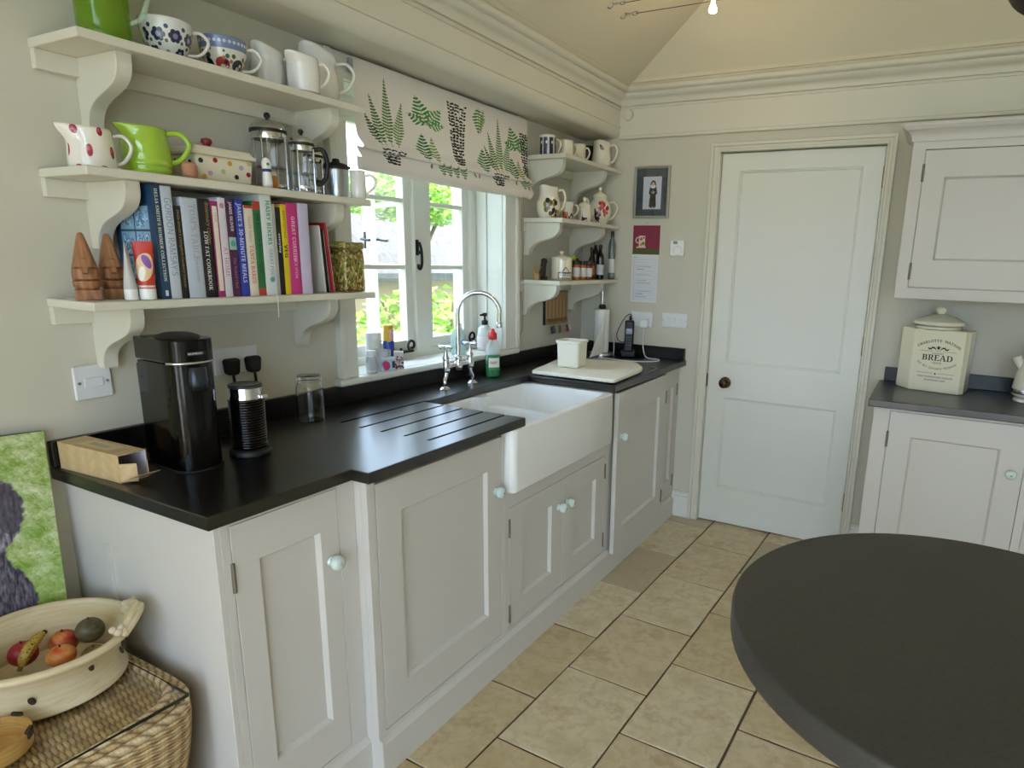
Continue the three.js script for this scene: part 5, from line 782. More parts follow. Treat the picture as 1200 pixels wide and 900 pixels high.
{ // --- milk frother
  const o = thing('milk_frother', 'ribbed black milk frother with steel collar on round base', 'frother', [0.29, WT, 2.365]);
  mesh(o, 'base', lathe([[0.0001, 0], [0.049, 0], [0.051, 0.004], [0.05, 0.014], [0.043, 0.02], [0.0001, 0.02]], 40), M.blackMatt);
  const pr = [[0.0001, 0.02], [0.041, 0.02]]; for (let i = 0; i < 19; i++) { const y = 0.022 + i * 0.0068; pr.push([0.0412, y], [0.0432, y + 0.0015], [0.0432, y + 0.0048], [0.0412, y + 0.0062]); } pr.push([0.041, 0.152], [0.0001, 0.152]);
  mesh(o, 'ribbed_body', lathe(pr, 40), M.black);
  mesh(o, 'collar', lathe([[0.041, 0.151], [0.0415, 0.156], [0.039, 0.16], [0.039, 0.181], [0.036, 0.182]], 40), M.chrome);
  mesh(o, 'lid', lathe([[0.04, 0.18], [0.0405, 0.183], [0.04, 0.188], [0.034, 0.189], [0.032, 0.187], [0.0001, 0.187]], 40), tinted(0x2c3238, 0.3));
  mesh(o, 'switch', bx(0.034, 0.15, -0.03, 0.046, 0.162, -0.012, 0.003), M.chrome);
}
{ // --- glass jar
  const o = thing('glass_jar', 'empty clear glass storage jar with glass lid', 'jar', [0.125, WT, 2.035]);
  mesh(o, 'jar_body', vessel([[0.0001, 0], [0.036, 0], [0.04, 0.006], [0.0405, 0.03], [0.0405, 0.11], [0.035, 0.124], [0.034, 0.13]], 0.003), M.jarGlass);
  mesh(o, 'lid', lathe([[0.033, 0.126], [0.0365, 0.13], [0.0365, 0.144], [0.034, 0.147], [0.0001, 0.147]], 36), M.jarGlass);
}
{ // --- open carton lying on its side
  const o = thing('cardboard_carton', 'long open brown cardboard carton lying on the worktop end', 'box', [0.142, WT, 2.642], 0.05);
  const kraft = std({ roughness: 0.7, map: dataTex(128, 128, (u, v, x, y) => { const n = pf(u, v, 12, 6), s = Math.sin(x * 0.18) * 0.5; return mixc([188, 158, 112], [216, 190, 146], 0.5 + n * 0.5 + s * 0.3); }, true, [6, 6]) });
  const inner = tinted(0xcfcbd4, 0.7), L = 0.235, H = 0.066, D = 0.062, t = 0.0012;
  mesh(o, 'sleeve', uvm(merge([bx(-L / 2, 0, -D / 2, L / 2, t, D / 2), bx(-L / 2, H - t, -D / 2, L / 2, H, D / 2), bx(-L / 2, t, D / 2 - t, L / 2, H - t, D / 2), bx(-L / 2, t, -D / 2, L / 2, H - t, -D / 2 + t), bx(-L / 2, t, -D / 2 + t, -L / 2 + t, H - t, D / 2 - t)])), kraft);
  mesh(o, 'lining', merge([bx(-L / 2 + 0.004, t, -D / 2 + t, L / 2 - 0.001, 2 * t, D / 2 - t), bx(-L / 2 + 0.004, 2 * t, -D / 2 + t, L / 2 - 0.001, H - t, -D / 2 + 2 * t), bx(-L / 2 + 0.004, H - 2 * t, -D / 2 + t, L / 2 - 0.001, H - t, D / 2 - t)]), inner);
  const fl = mesh(o, 'flap', uvm(bx(0, 0, -D / 2, 0.05, t, D / 2 - 0.004)), kraft); fl.position.set(L / 2, 0.002, 0); fl.rotation.z = 0.42;
  const f2 = mesh(o, 'flap', uvm(bx(0, 0.004, 0, 0.034, H - 0.02, t)), kraft); f2.position.set(L / 2, 0.0, D / 2 - t); f2.rotation.y = 0.75;
  const f3 = mesh(o, 'flap', uvm(bx(0, 0.004, 0, 0.04, H - 0.03, t)), kraft); f3.position.set(L / 2, 0.006, -D / 2); f3.rotation.set(0.0, -0.5, 0.2);
  mesh(o, 'printed_panel', new THREE.PlaneGeometry(0.12, 0.04).rotateX(-Math.PI / 2).translate(0.0, H + 0.0004, 0), std({ roughness: 0.7, map: canvasTex(256, 86, (c) => { c.fillStyle = '#d8c49a'; c.fillRect(0, 0, 256, 86); c.fillStyle = '#6a7482'; c.font = 'italic 40px serif'; c.fillText('Melozio', 44, 56); }) }));
}
{ // --- wall plates, plugs and leads
  const plateL = (name, label, z0, z1, y0, y1) => { const o = thing(name, label, 'switch plate', [0.0005, 0, 0]); mesh(o, 'plate', bx(0, y0, z0, 0.009, y1, z1, 0.004), M.plate); return o; };
  let o = plateL('fused_spur', 'white single switch plate on the wall by the coffee machine', 2.534, 2.618, 1.062, 1.146);
  mesh(o, 'fuse_carrier', bx(0.008, 1.092, 2.555, 0.0115, 1.116, 2.597, 0.002), M.plate); for (const z of [2.545, 2.607]) mesh(o, 'screw', new THREE.CylinderGeometry(0.0035, 0.0035, 0.002, 12).rotateZ(Math.PI / 2).translate(0.0095, 1.104, z), M.steel);
  o = plateL('double_socket', 'white double socket behind the frother with two black plugs', 2.122, 2.262, 1.074, 1.154);
  for (const z of [2.165, 2.22]) mesh(o, 'rocker', bx(0.008, 1.132, z - 0.006, 0.0115, 1.148, z + 0.006, 0.002), M.plate);
  const plug = (label, z, pts) => { const p = thing('mains_plug', label, 'plug', [0, 0, 0]); const g = new RoundedBoxGeometry(0.03, 0.05, 0.046, 3, 0.01); const a = g.attributes.position; for (let i = 0; i < a.count; i++) if (a.getY(i) < -0.005) a.setZ(i, a.getZ(i) * (1 + (a.getY(i) + 0.005) * 16)); mesh(p, 'plug_body', g.translate(0.026, 1.098, z), M.rubber); mesh(p, 'lead', tube([[0.03, 1.08, z], ...pts], 0.0042, 40, 8), M.rubber); };
  plug('black mains plug nearer the coffee machine, lead curving down', 2.221, [[0.034, 1.03, z0(2.221)], [0.04, 0.98, 2.225], [0.06, 0.93, 2.25], [0.09, 0.916, 2.28], [0.07, 0.9155, 2.34], [0.06, 0.9155, 2.4]]);
  plug('black mains plug directly behind the milk frother', 2.152, [[0.034, 1.04, 2.152], [0.045, 0.97, 2.158], [0.08, 0.92, 2.19], [0.12, 0.9155, 2.24], [0.16, 0.9155, 2.28], [0.2, 0.9155, 2.33]]);
  // back wall
  const plateB = (name, label, x0, x1, y0, y1) => { const q = thing(name, label, 'switch plate', [0, 0, 0.0005]); mesh(q, 'plate', bx(x0, y0, 0, x1, y1, 0.009, 0.004), M.plate); return q; };
  o = plateB('double_socket', 'white double socket on the back wall behind the phone', 0.322, 0.458, 1.078, 1.163);
  mesh(o, 'rocker', bx(0.366, 1.14, 0.008, 0.378, 1.155, 0.0115, 0.002), M.plate);
  mesh(o, 'white_plug', new RoundedBoxGeometry(0.05, 0.05, 0.04, 3, 0.01).translate(0.418, 1.098, 0.028), M.plasticWhite, 'white plug-in adaptor');
  o = plateB('switch_panel', 'wide white switch panel next to the door', 0.514, 0.662, 1.085, 1.165);
  for (const x of [0.55, 0.588, 0.626]) mesh(o, 'rocker', bx(x - 0.007, 1.116, 0.008, x + 0.007, 1.14, 0.0115, 0.002), M.plate); for (const x of [0.524, 0.652]) mesh(o, 'screw', new THREE.CylinderGeometry(0.003, 0.003, 0.002, 12).rotateX(Math.PI / 2).translate(x, 1.125, 0.0095), M.steel);
  o = thing('thermostat', 'small white thermostat box on the back wall', 'thermostat', [0, 0, 0.0005]);
  mesh(o, 'case', bx(0.543, 1.468, 0, 0.624, 1.553, 0.024, 0.006), M.plasticWhite); mesh(o, 'display', bx(0.562, 1.532, 0.0235, 0.586, 1.547, 0.0248), tinted(0x7f8782, 0.3)); mesh(o, 'dial', new THREE.TorusGeometry(0.023, 0.0016, 8, 30).translate(0.588, 1.498, 0.0243), tinted(0xdadbd6, 0.4));
  o = thing('wall_sensor', 'round white sensor on the frieze in the corner', 'sensor', [0.262, 2.198, 0.0125]);
  mesh(o, 'disc', lathe([[0.0001, 0.018], [0.016, 0.016], [0.019, 0.013], [0.021, 0.015], [0.028, 0.01], [0.03, 0], [0.0001, 0]], 32).rotateX(Math.PI / 2), M.trim);
}
function z0(z) { return z; }
{ // --- framed picture and calendar
  let o = thing('framed_picture', 'silver framed picture of a nun in black habit', 'picture', [0.418, 1.8, 0.0015]);
  const w = 0.103, h = 0.134, b = 0.013;
  mesh(o, 'frame', merge([bx(-w, -h, 0, -w + b, h, 0.018, 0.003), bx(w - b, -h, 0, w, h, 0.018, 0.003), bx(-w + b - 0.002, -h, 0.0002, w - b + 0.002, -h + b, 0.0176, 0.003), bx(-w + b - 0.002, h - b, 0.0002, w - b + 0.002, h, 0.0176, 0.003)]), std({ color: 0xb7b3a3, metalness: 0.7, roughness: 0.35 }));
  mesh(o, 'print', new THREE.PlaneGeometry(2 * (w - b) + 0.004, 2 * (h - b) + 0.004).translate(0, 0, 0.008), std({ roughness: 0.6, map: canvasTex(256, 340, (c) => {
    c.fillStyle = '#3c4a52'; c.fillRect(0, 0, 256, 340); c.fillStyle = '#ccd1da'; c.fillRect(58, 58, 146, 232); c.fillStyle = '#b7bdc8'; c.fillRect(58, 190, 146, 2);
    c.fillStyle = '#16151a'; c.beginPath(); c.ellipse(138, 112, 21, 27, 0, 0, 7); c.fill(); c.beginPath(); c.moveTo(116, 116); c.lineTo(160, 116); c.lineTo(172, 176); c.lineTo(160, 190); c.lineTo(166, 272); c.lineTo(108, 272); c.lineTo(116, 190); c.lineTo(104, 176); c.closePath(); c.fill();
    c.fillStyle = '#e9e6e0'; c.beginPath(); c.ellipse(137, 128, 22, 14, 0, 0, 7); c.fill(); c.fillStyle = '#d8b49c'; c.beginPath(); c.ellipse(138, 112, 11, 14, 0, 0, 7); c.fill(); c.strokeStyle = '#d9d3c4'; c.lineWidth = 3; c.beginPath(); c.moveTo(120, 166); c.lineTo(158, 166); c.moveTo(138, 150); c.lineTo(138, 172); c.stroke(); c.fillStyle = '#d8b49c'; c.fillRect(128, 170, 20, 8); c.fillStyle = '#16151a'; c.fillRect(118, 272, 16, 8); c.fillRect(142, 272, 16, 8);
  }) }));
  mesh(o, 'picture_glass', bx(-w + b, -h + b, 0.011, w - b, h - b, 0.0125), M.glass);
  o = thing('wall_calendar', 'hanging calendar with dark pink picture page and date grid', 'calendar', [0.396, 1.215, 0.0015]);
  mesh(o, 'picture_page', bx(-0.079, 0.26, 0, 0.079, 0.414, 0.003), tinted(0x8d2740, 0.5));
  mesh(o, 'picture_print', new THREE.PlaneGeometry(0.157, 0.152).translate(0, 0.337, 0.0033), std({ roughness: 0.5, map: canvasTex(256, 256, (c) => { c.fillStyle = '#8a2a44'; c.fillRect(0, 0, 256, 256); c.fillStyle = '#5b5a34'; c.fillRect(0, 206, 256, 50); c.fillStyle = '#e6d8c6'; c.fillRect(58, 90, 60, 100); c.strokeStyle = '#e6d8c6'; c.lineWidth = 9; c.beginPath(); c.arc(52, 130, 24, 1.4, 4.9); c.stroke(); blob(c, 80, 120, 14, '#b56a4a'); blob(c, 100, 160, 16, '#7d8a4a'); blob(c, 78, 172, 12, '#c9906a'); blob(c, 104, 108, 9, '#a34a3c'); c.fillStyle = '#d8c8b8'; c.fillRect(36, 188, 90, 12); }) }));
  mesh(o, 'date_page', bx(-0.08, 0, 0, 0.078, 0.258, 0.004), M.paper);
  mesh(o, 'date_print', new THREE.PlaneGeometry(0.154, 0.252).translate(-0.001, 0.13, 0.0043), std({ roughness: 0.8, map: canvasTex(256, 420, (c) => { c.fillStyle = '#dfe1e6'; c.fillRect(0, 0, 256, 420); c.fillStyle = '#8b8f9c'; c.font = '16px sans-serif'; c.fillText('June', 14, 24); for (let i = 0; i < 15; i++) { c.fillStyle = '#b4b8c2'; c.fillRect(12, 40 + i * 25, 232, 1.6); c.fillStyle = '#8f94a2'; c.fillText(String(i + 1), 14, 58 + i * 25); if ([2, 3, 5, 7, 8, 11, 12, 13].includes(i)) { c.fillStyle = i % 3 ? '#9aa0b4' : '#6f7690'; c.fillRect(44, 50 + i * 25, 70 + (i * 37) % 110, 4); } } }) }));
  mesh(o, 'hang_pin', new THREE.CylinderGeometry(0.003, 0.003, 0.006, 10).rotateX(Math.PI / 2).translate(0, 0.428, 0.003), M.steel);
}
{ // --- bridge tap
  const o = thing('kitchen_tap', 'chrome bridge mixer tap with swan neck and cross handles', 'tap', [0.135, WT, 1.31]);
  for (const s of [-1, 1]) {
    const z = s * 0.09;
    const leg = mesh(o, 'valve', merge([lathe([[0.0001, 0], [0.024, 0], [0.024, 0.003], [0.016, 0.008], [0.011, 0.012], [0.0001, 0.012]], 24).translate(0, 0, z), tube([[0, 0.008, z], [0.002, 0.03, z], [0, 0.05, z * 0.9], [0, 0.07, z * 0.86]], 0.0085, 16, 10), lathe([[0.0001, 0.068], [0.014, 0.068], [0.017, 0.078], [0.017, 0.1], [0.012, 0.112], [0.014, 0.118], [0.014, 0.128], [0.009, 0.135], [0.007, 0.16], [0.011, 0.166], [0.011, 0.172], [0.0001, 0.176]], 24).translate(0, 0, z * 0.86)]), M.chrome);
    mesh(leg, 'cross_handle', merge([rod([-0.03, 0.171, z * 0.86], [0.03, 0.171, z * 0.86], 0.005, 10), rod([0, 0.171, z * 0.86 - 0.03], [0, 0.171, z * 0.86 + 0.03], 0.005, 10), ...[[-0.03, 0], [0.03, 0], [0, -0.03], [0, 0.03]].map(([a, b]) => sph(0.007, a, 0.171, z * 0.86 + b, 12, 8))]), M.chrome);
  }
  mesh(o, 'bridge', merge([rod([0, 0.09, -0.078], [0, 0.09, 0.078], 0.0095, 14), lathe([[0.0001, 0.066], [0.012, 0.068], [0.018, 0.08], [0.02, 0.09], [0.018, 0.102], [0.013, 0.11], [0.016, 0.118], [0.016, 0.126], [0.012, 0.13], [0.0001, 0.13]], 24)]), M.chrome);
  const n = []; n.push([0, 0.125, 0], [0, 0.2, 0], [0, 0.275, 0]); for (let i = 0; i <= 10; i++) { const a = Math.PI - i * 0.29; n.push([0.085 + 0.085 * Math.cos(a), 0.3 + 0.085 * Math.sin(a), 0]); } n.push([0.168, 0.265, 0]);
  const sp = mesh(o, 'spout', merge([tube(n, 0.0095, 60, 14), lathe([[0.0001, 0], [0.0125, 0], [0.0135, 0.004], [0.0135, 0.018], [0.01, 0.022], [0.0001, 0.022]], 20).translate(0.168, 0.245, 0)]), M.chrome);
  sp.rotation.y = 0.55;
}
{ // --- washing-up liquid
  const o = thing('washing_up_bottle', 'clear washing-up bottle with green liquid and red cap by the sink', 'bottle', [0.12, WT, 1.05], 0.9);
  mesh(o, 'liquid', lathe([[0.0001, 0.001], [0.03, 0.001], [0.033, 0.008], [0.033, 0.1], [0.0001, 0.1]], 28).scale(1, 1, 0.72), phys({ color: 0x1a6f3a, roughness: 0.1, clearcoat: 0.5 }));
  mesh(o, 'bottle_body', lathe([[0.0335, 0.1], [0.0335, 0.105], [0.031, 0.135], [0.018, 0.165], [0.012, 0.176]], 28).scale(1, 1, 0.73), phys({ color: 0xf2f7f6, roughness: 0.06, transmission: 0.7, thickness: 0, ior: 1.2, side: THREE.DoubleSide }));
  mesh(o, 'cap', lathe([[0.0135, 0.168], [0.019, 0.172], [0.0185, 0.196], [0.011, 0.202], [0.008, 0.216], [0.0001, 0.217]], 24), tinted(0xd3242e, 0.3));
  mesh(o, 'front_label', new THREE.CylinderGeometry(0.0352, 0.0352, 0.07, 20, 1, true, -0.75, 1.5).translate(0, 0.068, 0).scale(1, 1, 0.75), std({ roughness: 0.5, side: THREE.DoubleSide, map: canvasTex(128, 128, (c) => { c.fillStyle = '#e9ece4'; c.fillRect(0, 0, 128, 128); c.fillStyle = '#2f8a50'; c.fillRect(0, 0, 128, 26); c.fillRect(0, 104, 128, 24); c.fillStyle = '#c23a40'; c.font = 'bold 30px sans-serif'; c.fillText('FAIRY', 16, 76); }) }));
}
{ // --- chopping board, tub, cord
  const o = thing('chopping_board', 'cream chopping board with rounded corners lying by the sink', 'chopping board', [0, WT, 0]);
  const s = new THREE.Shape(); const P = [[0.234, 0.905], [0.655, 0.9], [0.635, 0.52], [0.52, 0.36], [0.135, 0.46]]; // outline (x, z)
  const c2 = new THREE.Path(); const n = P.length, cr = [0.012, 0.03, 0.07, 0.05, 0.03];
  for (let i = 0; i < n; i++) { const a = P[(i + n - 1) % n], b = P[i], c = P[(i + 1) % n], la = Math.hypot(a[0] - b[0], a[1] - b[1]), lc = Math.hypot(c[0] - b[0], c[1] - b[1]), r = cr[i], p = [b[0] + (a[0] - b[0]) / la * r, b[1] + (a[1] - b[1]) / la * r], q = [b[0] + (c[0] - b[0]) / lc * r, b[1] + (c[1] - b[1]) / lc * r]; if (i) s.lineTo(p[0], -p[1]); else s.moveTo(p[0], -p[1]); s.quadraticCurveTo(b[0], -b[1], q[0], -q[1]); } s.closePath();
  const bm = std({ roughness: 0.5, map: dataTex(128, 128, (u, v, x, y) => { const k = noise.noise(x * 0.9, y * 0.06, 3); return mixc([246, 241, 218], [253, 250, 236], 0.5 + k * 0.7); }, true, [5, 5]) });
  mesh(o, 'board', uvm(extr(s, 0.016, 0.003, 2).rotateX(-Math.PI / 2).translate(0, 0.006, 0)), bm);
  for (const [x, z] of [[0.27, 0.87], [0.62, 0.87], [0.58, 0.5], [0.2, 0.5]]) mesh(o, 'rubber_foot', cyl(0.014, 0.014, 0.0062, 16).translate(x, 0, z), M.rubber);
  const t = thing('plastic_tub', 'cream square plastic tub standing on the chopping board', 'tub', [0.335, WT + 0.0225, 0.705], 0.1);
  const hw = 0.058, H = 0.126, lo = 0.054;
  const wall = (y, k) => [[-k, -k], [k, -k], [k, k], [-k, k]].map(([a, b]) => [a, y, b]);
  const g1 = new RoundedBoxGeometry(2 * hw, H, 2 * hw, 4, 0.014).translate(0, H / 2, 0); { const p = g1.attributes.position; for (let i = 0; i < p.count; i++) { const k = (lo + (hw - lo) * p.getY(i) / H) / hw; p.setX(i, p.getX(i) * k); p.setZ(i, p.getZ(i) * k); } g1.computeVertexNormals(); }
  const ev = new Evaluator(); ev.attributes = ['position', 'normal', 'uv']; ev.useGroups = false;
  const A = new Brush(flat(g1)); A.updateMatrixWorld(); const B = new Brush(flat(bx(-lo + 0.002, 0.004, -lo + 0.002, lo - 0.002, H + 0.05, lo - 0.002, 0.01))); B.updateMatrixWorld();
  mesh(t, 'body', ev.evaluate(A, B, SUBTRACTION).geometry, tinted(0xece9d8, 0.4));
  const fr = rrect(-hw - 0.005, -hw - 0.005, hw + 0.005, hw + 0.005, 0.016); fr.holes.push(rrect(-lo, -lo, lo, lo, 0.01, THREE.Path));
  mesh(t, 'rim', extr(fr, 0.012, 0.002).rotateX(-Math.PI / 2).translate(0, H - 0.008, 0), tinted(0xeeecde, 0.4));
}
{ // --- kitchen roll, phone, leads
  let o = thing('kitchen_roll', 'white kitchen roll on a steel and black stand', 'kitchen roll', [0.2, WT, 0.125]);
  mesh(o, 'stand_base', lathe([[0.0001, 0], [0.07, 0], [0.072, 0.004], [0.07, 0.018], [0.066, 0.02], [0.0001, 0.02]], 36), M.steel); mesh(o, 'pole', merge([rod([0, 0.02, 0], [0, 0.33, 0], 0.006, 12), rod([0, 0.3, 0], [0, 0.36, 0], 0.011, 14)]), M.steel); mesh(o, 'stopper', lathe([[0.0001, 0.262], [0.018, 0.262], [0.021, 0.272], [0.016, 0.286], [0.0001, 0.288]], 24), M.rubber);
  mesh(o, 'roll', lathe([[0.015, 0.022], [0.042, 0.022], [0.0425, 0.024], [0.0425, 0.258], [0.042, 0.26], [0.015, 0.26]], 36), M.paper);
  { const pos = [], idx = [], R = 12, K = 10; for (let i = 0; i <= R; i++) for (let k = 0; k <= K; k++) { const t = i / R, v = k / K, y = 0.258 - v * 0.232; const swing = t * (0.012 + 0.125 * v); const bx0 = V(0.0432 * Math.sin(0.9), y, 0.0432 * Math.cos(0.9)); pos.push(bx0.x - swing * 0.3 + 0.02 * Math.sin(t * 1.5) + 0.004 * Math.sin(t * 5), y - 0.022 * t * v, bx0.z + swing * 0.95); } for (let i = 0; i < R; i++) for (let k = 0; k < K; k++) { const a = i * (K + 1) + k; idx.push(a, a + 1, a + K + 1, a + 1, a + K + 2, a + K + 1); } const g = new THREE.BufferGeometry(); g.setAttribute('position', new THREE.Float32BufferAttribute(pos, 3)); g.setIndex(idx); g.computeVertexNormals(); mesh(o, 'loose_sheet', g, std({ color: 0xf2f2ee, roughness: 0.85, side: THREE.DoubleSide })); }
  mesh(o, 'tension_arm', rod([0.075, 0.004, -0.012], [0.075, 0.13, -0.012], 0.004, 10), M.steel);
  o = thing('cordless_phone', 'black cordless phone standing in its charger', 'phone', [0.352, WT, 0.085], 0.35); o.scale.setScalar(1.12);
  mesh(o, 'charger', new RoundedBoxGeometry(0.075, 0.034, 0.06, 3, 0.01).translate(0, 0.017, 0), M.blackMatt);
  const hs = mesh(o, 'handset', new RoundedBoxGeometry(0.046, 0.165, 0.026, 3, 0.01).translate(0, 0.1, 0), M.blackMatt); hs.rotation.x = -0.1;
  mesh(hs, 'screen', bx(-0.016, 0.115, 0.0125, 0.016, 0.142, 0.0136), tinted(0x5a6068, 0.2)); const keys = []; for (let r = 0; r < 4; r++) for (let c = 0; c < 3; c++) keys.push(bx(-0.016 + c * 0.0115, 0.055 + r * 0.013, 0.0125, -0.007 + c * 0.0115, 0.063 + r * 0.013, 0.0142, 0.001)); mesh(hs, 'keypad', merge(keys), tinted(0x3a3d42, 0.5)).userData.kind = 'stuff'; mesh(hs, 'earpiece', bx(-0.012, 0.164, 0.0125, 0.012, 0.168, 0.0138), tinted(0x2c2f33, 0.5));
  const ant = mesh(o, 'aerial', rod([0, 0.18, -0.012], [0.002, 0.205, -0.014], 0.004, 10), M.blackMatt);
  o = thing('charging_lead', 'thin black lead looping from the phone up the back wall', 'lead', [0, 0, 0]); mesh(o, 'lead', tube([[0.352, 1.118, 0.062], [0.335, 1.145, 0.03], [0.3, 1.13, 0.02], [0.262, 1.07, 0.018], [0.245, 1.02, 0.018], [0.258, 0.99, 0.02], [0.3, 0.982, 0.028]], 0.0022, 50, 6), M.rubber); mesh(o, 'connector', rod([0.349, 1.118, 0.064], [0.352, 1.125, 0.056], 0.004, 8), M.rubber);
  o = thing('white_lead', 'white cable trailing from the socket across the worktop', 'lead', [0, 0, 0]);
  mesh(o, 'lead', tube([[0.42, 1.075, 0.036], [0.42, 1.02, 0.04], [0.425, 0.96, 0.045], [0.46, 0.918, 0.08], [0.54, 0.9145, 0.1], [0.56, 0.9145, 0.15], [0.5, 0.9145, 0.22], [0.4, 0.9145, 0.25], [0.32, 0.9145, 0.24], [0.26, 0.9145, 0.22]], 0.003, 70, 8), M.plasticWhite); mesh(o, 'plug_end', bx(0.236, 0.911, 0.21, 0.262, 0.919, 0.23, 0.002), M.plasticWhite);
  o = thing('wire_clip', 'bent silver wire handle lying by the chopping board', 'clip', [0, 0, 0]); mesh(o, 'wire', tube([[0.6, 0.914, 0.36], [0.63, 0.916, 0.37], [0.655, 0.917, 0.42], [0.66, 0.918, 0.47], [0.652, 0.913, 0.49]], 0.0022, 24, 6), M.steel);
  o = thing('blue_lead', 'coiled blue-grey lead at the foot of the kitchen roll', 'lead', [0, 0, 0]); mesh(o, 'lead', tube([[0.24, 0.914, 0.215], [0.2, 0.914, 0.25], [0.15, 0.914, 0.24], [0.11, 0.914, 0.2], [0.09, 0.914, 0.16]], 0.003, 30, 6), tinted(0x3a4470, 0.6)); mesh(o, 'tag', bx(0.22, 0.911, 0.245, 0.3, 0.914, 0.27, 0.001), tinted(0xb9bdd0, 0.5));
}
{ // --- bread crock and kettle
  const o = thing('bread_crock', 'cream lettered bread crock with lid on the short worktop', 'crock', [1.872, WT, 0.135], -0.18);
  const P = [[-0.075, 0.085], [0.125, 0.085], [0.14, 0.06], [0.14, -0.06], [0.125, -0.085], [-0.075, -0.085], [-0.14, -0.03], [-0.14, 0.02]];
  const s = new THREE.Shape(); P.forEach((p, i) => i ? s.lineTo(p[0], -p[1]) : s.moveTo(p[0], -p[1])); s.closePath();
  mesh(o, 'body', toCreasedNormals(extr(s, 0.272, 0.007, 3).rotateX(-Math.PI / 2), 0.5), M.cream);
  const ri = 0.098; mesh(o, 'neck', lathe([[0.0001, 0.27], [0.094, 0.27], [0.092, 0.278], [0.094, 0.288], [0.0001, 0.29]], 40), M.cream);
  const lid = mesh(o, 'lid', lathe([[0.1, 0.2885], [0.104, 0.292], [0.104, 0.302], [0.1, 0.306], [0.07, 0.322], [0.03, 0.333], [0.02, 0.336], [0.0001, 0.337]], 40), M.cream); mesh(lid, 'knob', lathe([[0.0001, 0.335], [0.018, 0.335], [0.017, 0.345], [0.023, 0.352], [0.022, 0.36], [0.014, 0.366], [0.0001, 0.367]], 28), M.cream);
  const tx = canvasTex(512, 680, (c) => {
    c.fillStyle = '#e9e2c6'; c.fillRect(0, 0, 512, 680); c.translate(256, 340); c.scale(1.08, 1.08); c.translate(-256, -340); c.fillStyle = '#22242a'; c.textAlign = 'center';
    const arc = (s2, cx, cy, r, a0, a1, f) => { c.font = f; const n = s2.length; for (let i = 0; i < n; i++) { const a = a0 + (a1 - a0) * i / (n - 1); c.save(); c.translate(cx + r * Math.sin(a), cy - r * Math.cos(a)); c.rotate(r > 0 ? a : a); c.fillText(s2[i], 0, 0); c.restore(); } };
    arc('CHARLOTTE WATSON', 256, 470, 350, -0.62, 0.62, 'bold 40px serif');
    for (let i = -1; i <= 1; i += 2) { for (let k = 0; k < 7; k++) { c.beginPath(); c.ellipse(256 + i * (40 + k * 10), 196 - Math.sin(k) * 10, 14, 6, i * 0.6 * (k % 2 ? 1 : -1), 0, 7); c.fill(); } c.fillRect(256 + (i > 0 ? 50 : -190), 228, 140, 3); } c.beginPath(); c.arc(256, 200, 28, 0, 7); c.lineWidth = 4; c.strokeStyle = '#34363c'; c.stroke(); c.beginPath(); c.ellipse(256, 190, 13, 18, 0, 0, 7); c.fill();
    c.font = '26px serif'; c.fillText('COUNTRY', 256, 264); c.font = 'bold 92px serif'; c.fillText('BREAD', 256, 338); c.font = '30px serif'; c.fillText('CROCK', 256, 374);
    const w = 'For All Culinary Purposes'; c.font = '34px serif'; for (let i = 0; i < w.length; i++) { const a = 0.66 - 1.32 * i / (w.length - 1); c.save(); c.translate(256 - 330 * Math.sin(a), 110 + 330 * Math.cos(a)); c.rotate(a); c.fillText(w[i], 0, 0); c.restore(); }
    c.fillRect(60, 484, 170, 3); c.fillRect(284, 484, 170, 3); c.beginPath(); c.arc(256, 490, 10, 0, 7); c.fill(); c.font = 'italic 28px serif'; c.fillText('FINE STONEWARE MAKERS', 256, 540); c.fillText('Established 1860', 256, 576);
  });
  mesh(o, 'lettering', new THREE.PlaneGeometry(0.178, 0.236).translate(0.026, 0.138, 0.0853), std({ map: tx, roughness: 0.25 }));
  const k = thing('electric_kettle', 'cream rounded electric kettle by the wall socket', 'kettle', [2.26, WT, 0.22]);
  mesh(k, 'base', lathe([[0.0001, 0], [0.075, 0], [0.078, 0.005], [0.075, 0.018], [0.0001, 0.018]], 36), M.china); mesh(k, 'body', lathe([[0.0001, 0.02], [0.08, 0.02], [0.087, 0.03], [0.088, 0.06], [0.08, 0.12], [0.062, 0.18], [0.052, 0.2], [0.0001, 0.2]], 40), phys({ color: 0xe2dccb, roughness: 0.12, clearcoat: 0.7 })); mesh(k, 'steel_band', lathe([[0.0875, 0.036], [0.0895, 0.04], [0.0895, 0.05], [0.088, 0.054]], 40), M.chrome); mesh(k, 'lid', lathe([[0.053, 0.2], [0.05, 0.21], [0.03, 0.222], [0.01, 0.226], [0.009, 0.24], [0.0001, 0.244]], 32), M.chrome); mesh(k, 'handle', handle(1.57, 0.08, 0.09, 0.06, 0.19, 0.06, 0.011), M.blackMatt); mesh(k, 'spout', tube([[-0.055, 0.13, 0], [-0.075, 0.16, 0], [-0.088, 0.185, 0]], 0.018, 12, 12), phys({ color: 0xe2dccb, roughness: 0.12, clearcoat: 0.7 }));
  const so = thing('single_socket', 'white single socket on the wall above the kettle', 'switch plate', [2.28, 1.15, 0.0005]); mesh(so, 'plate', bx(-0.043, -0.043, 0, 0.043, 0.043, 0.009, 0.004), M.plate); mesh(so, 'rocker', bx(-0.006, 0.016, 0.008, 0.006, 0.034, 0.0115, 0.002), M.plate);
}
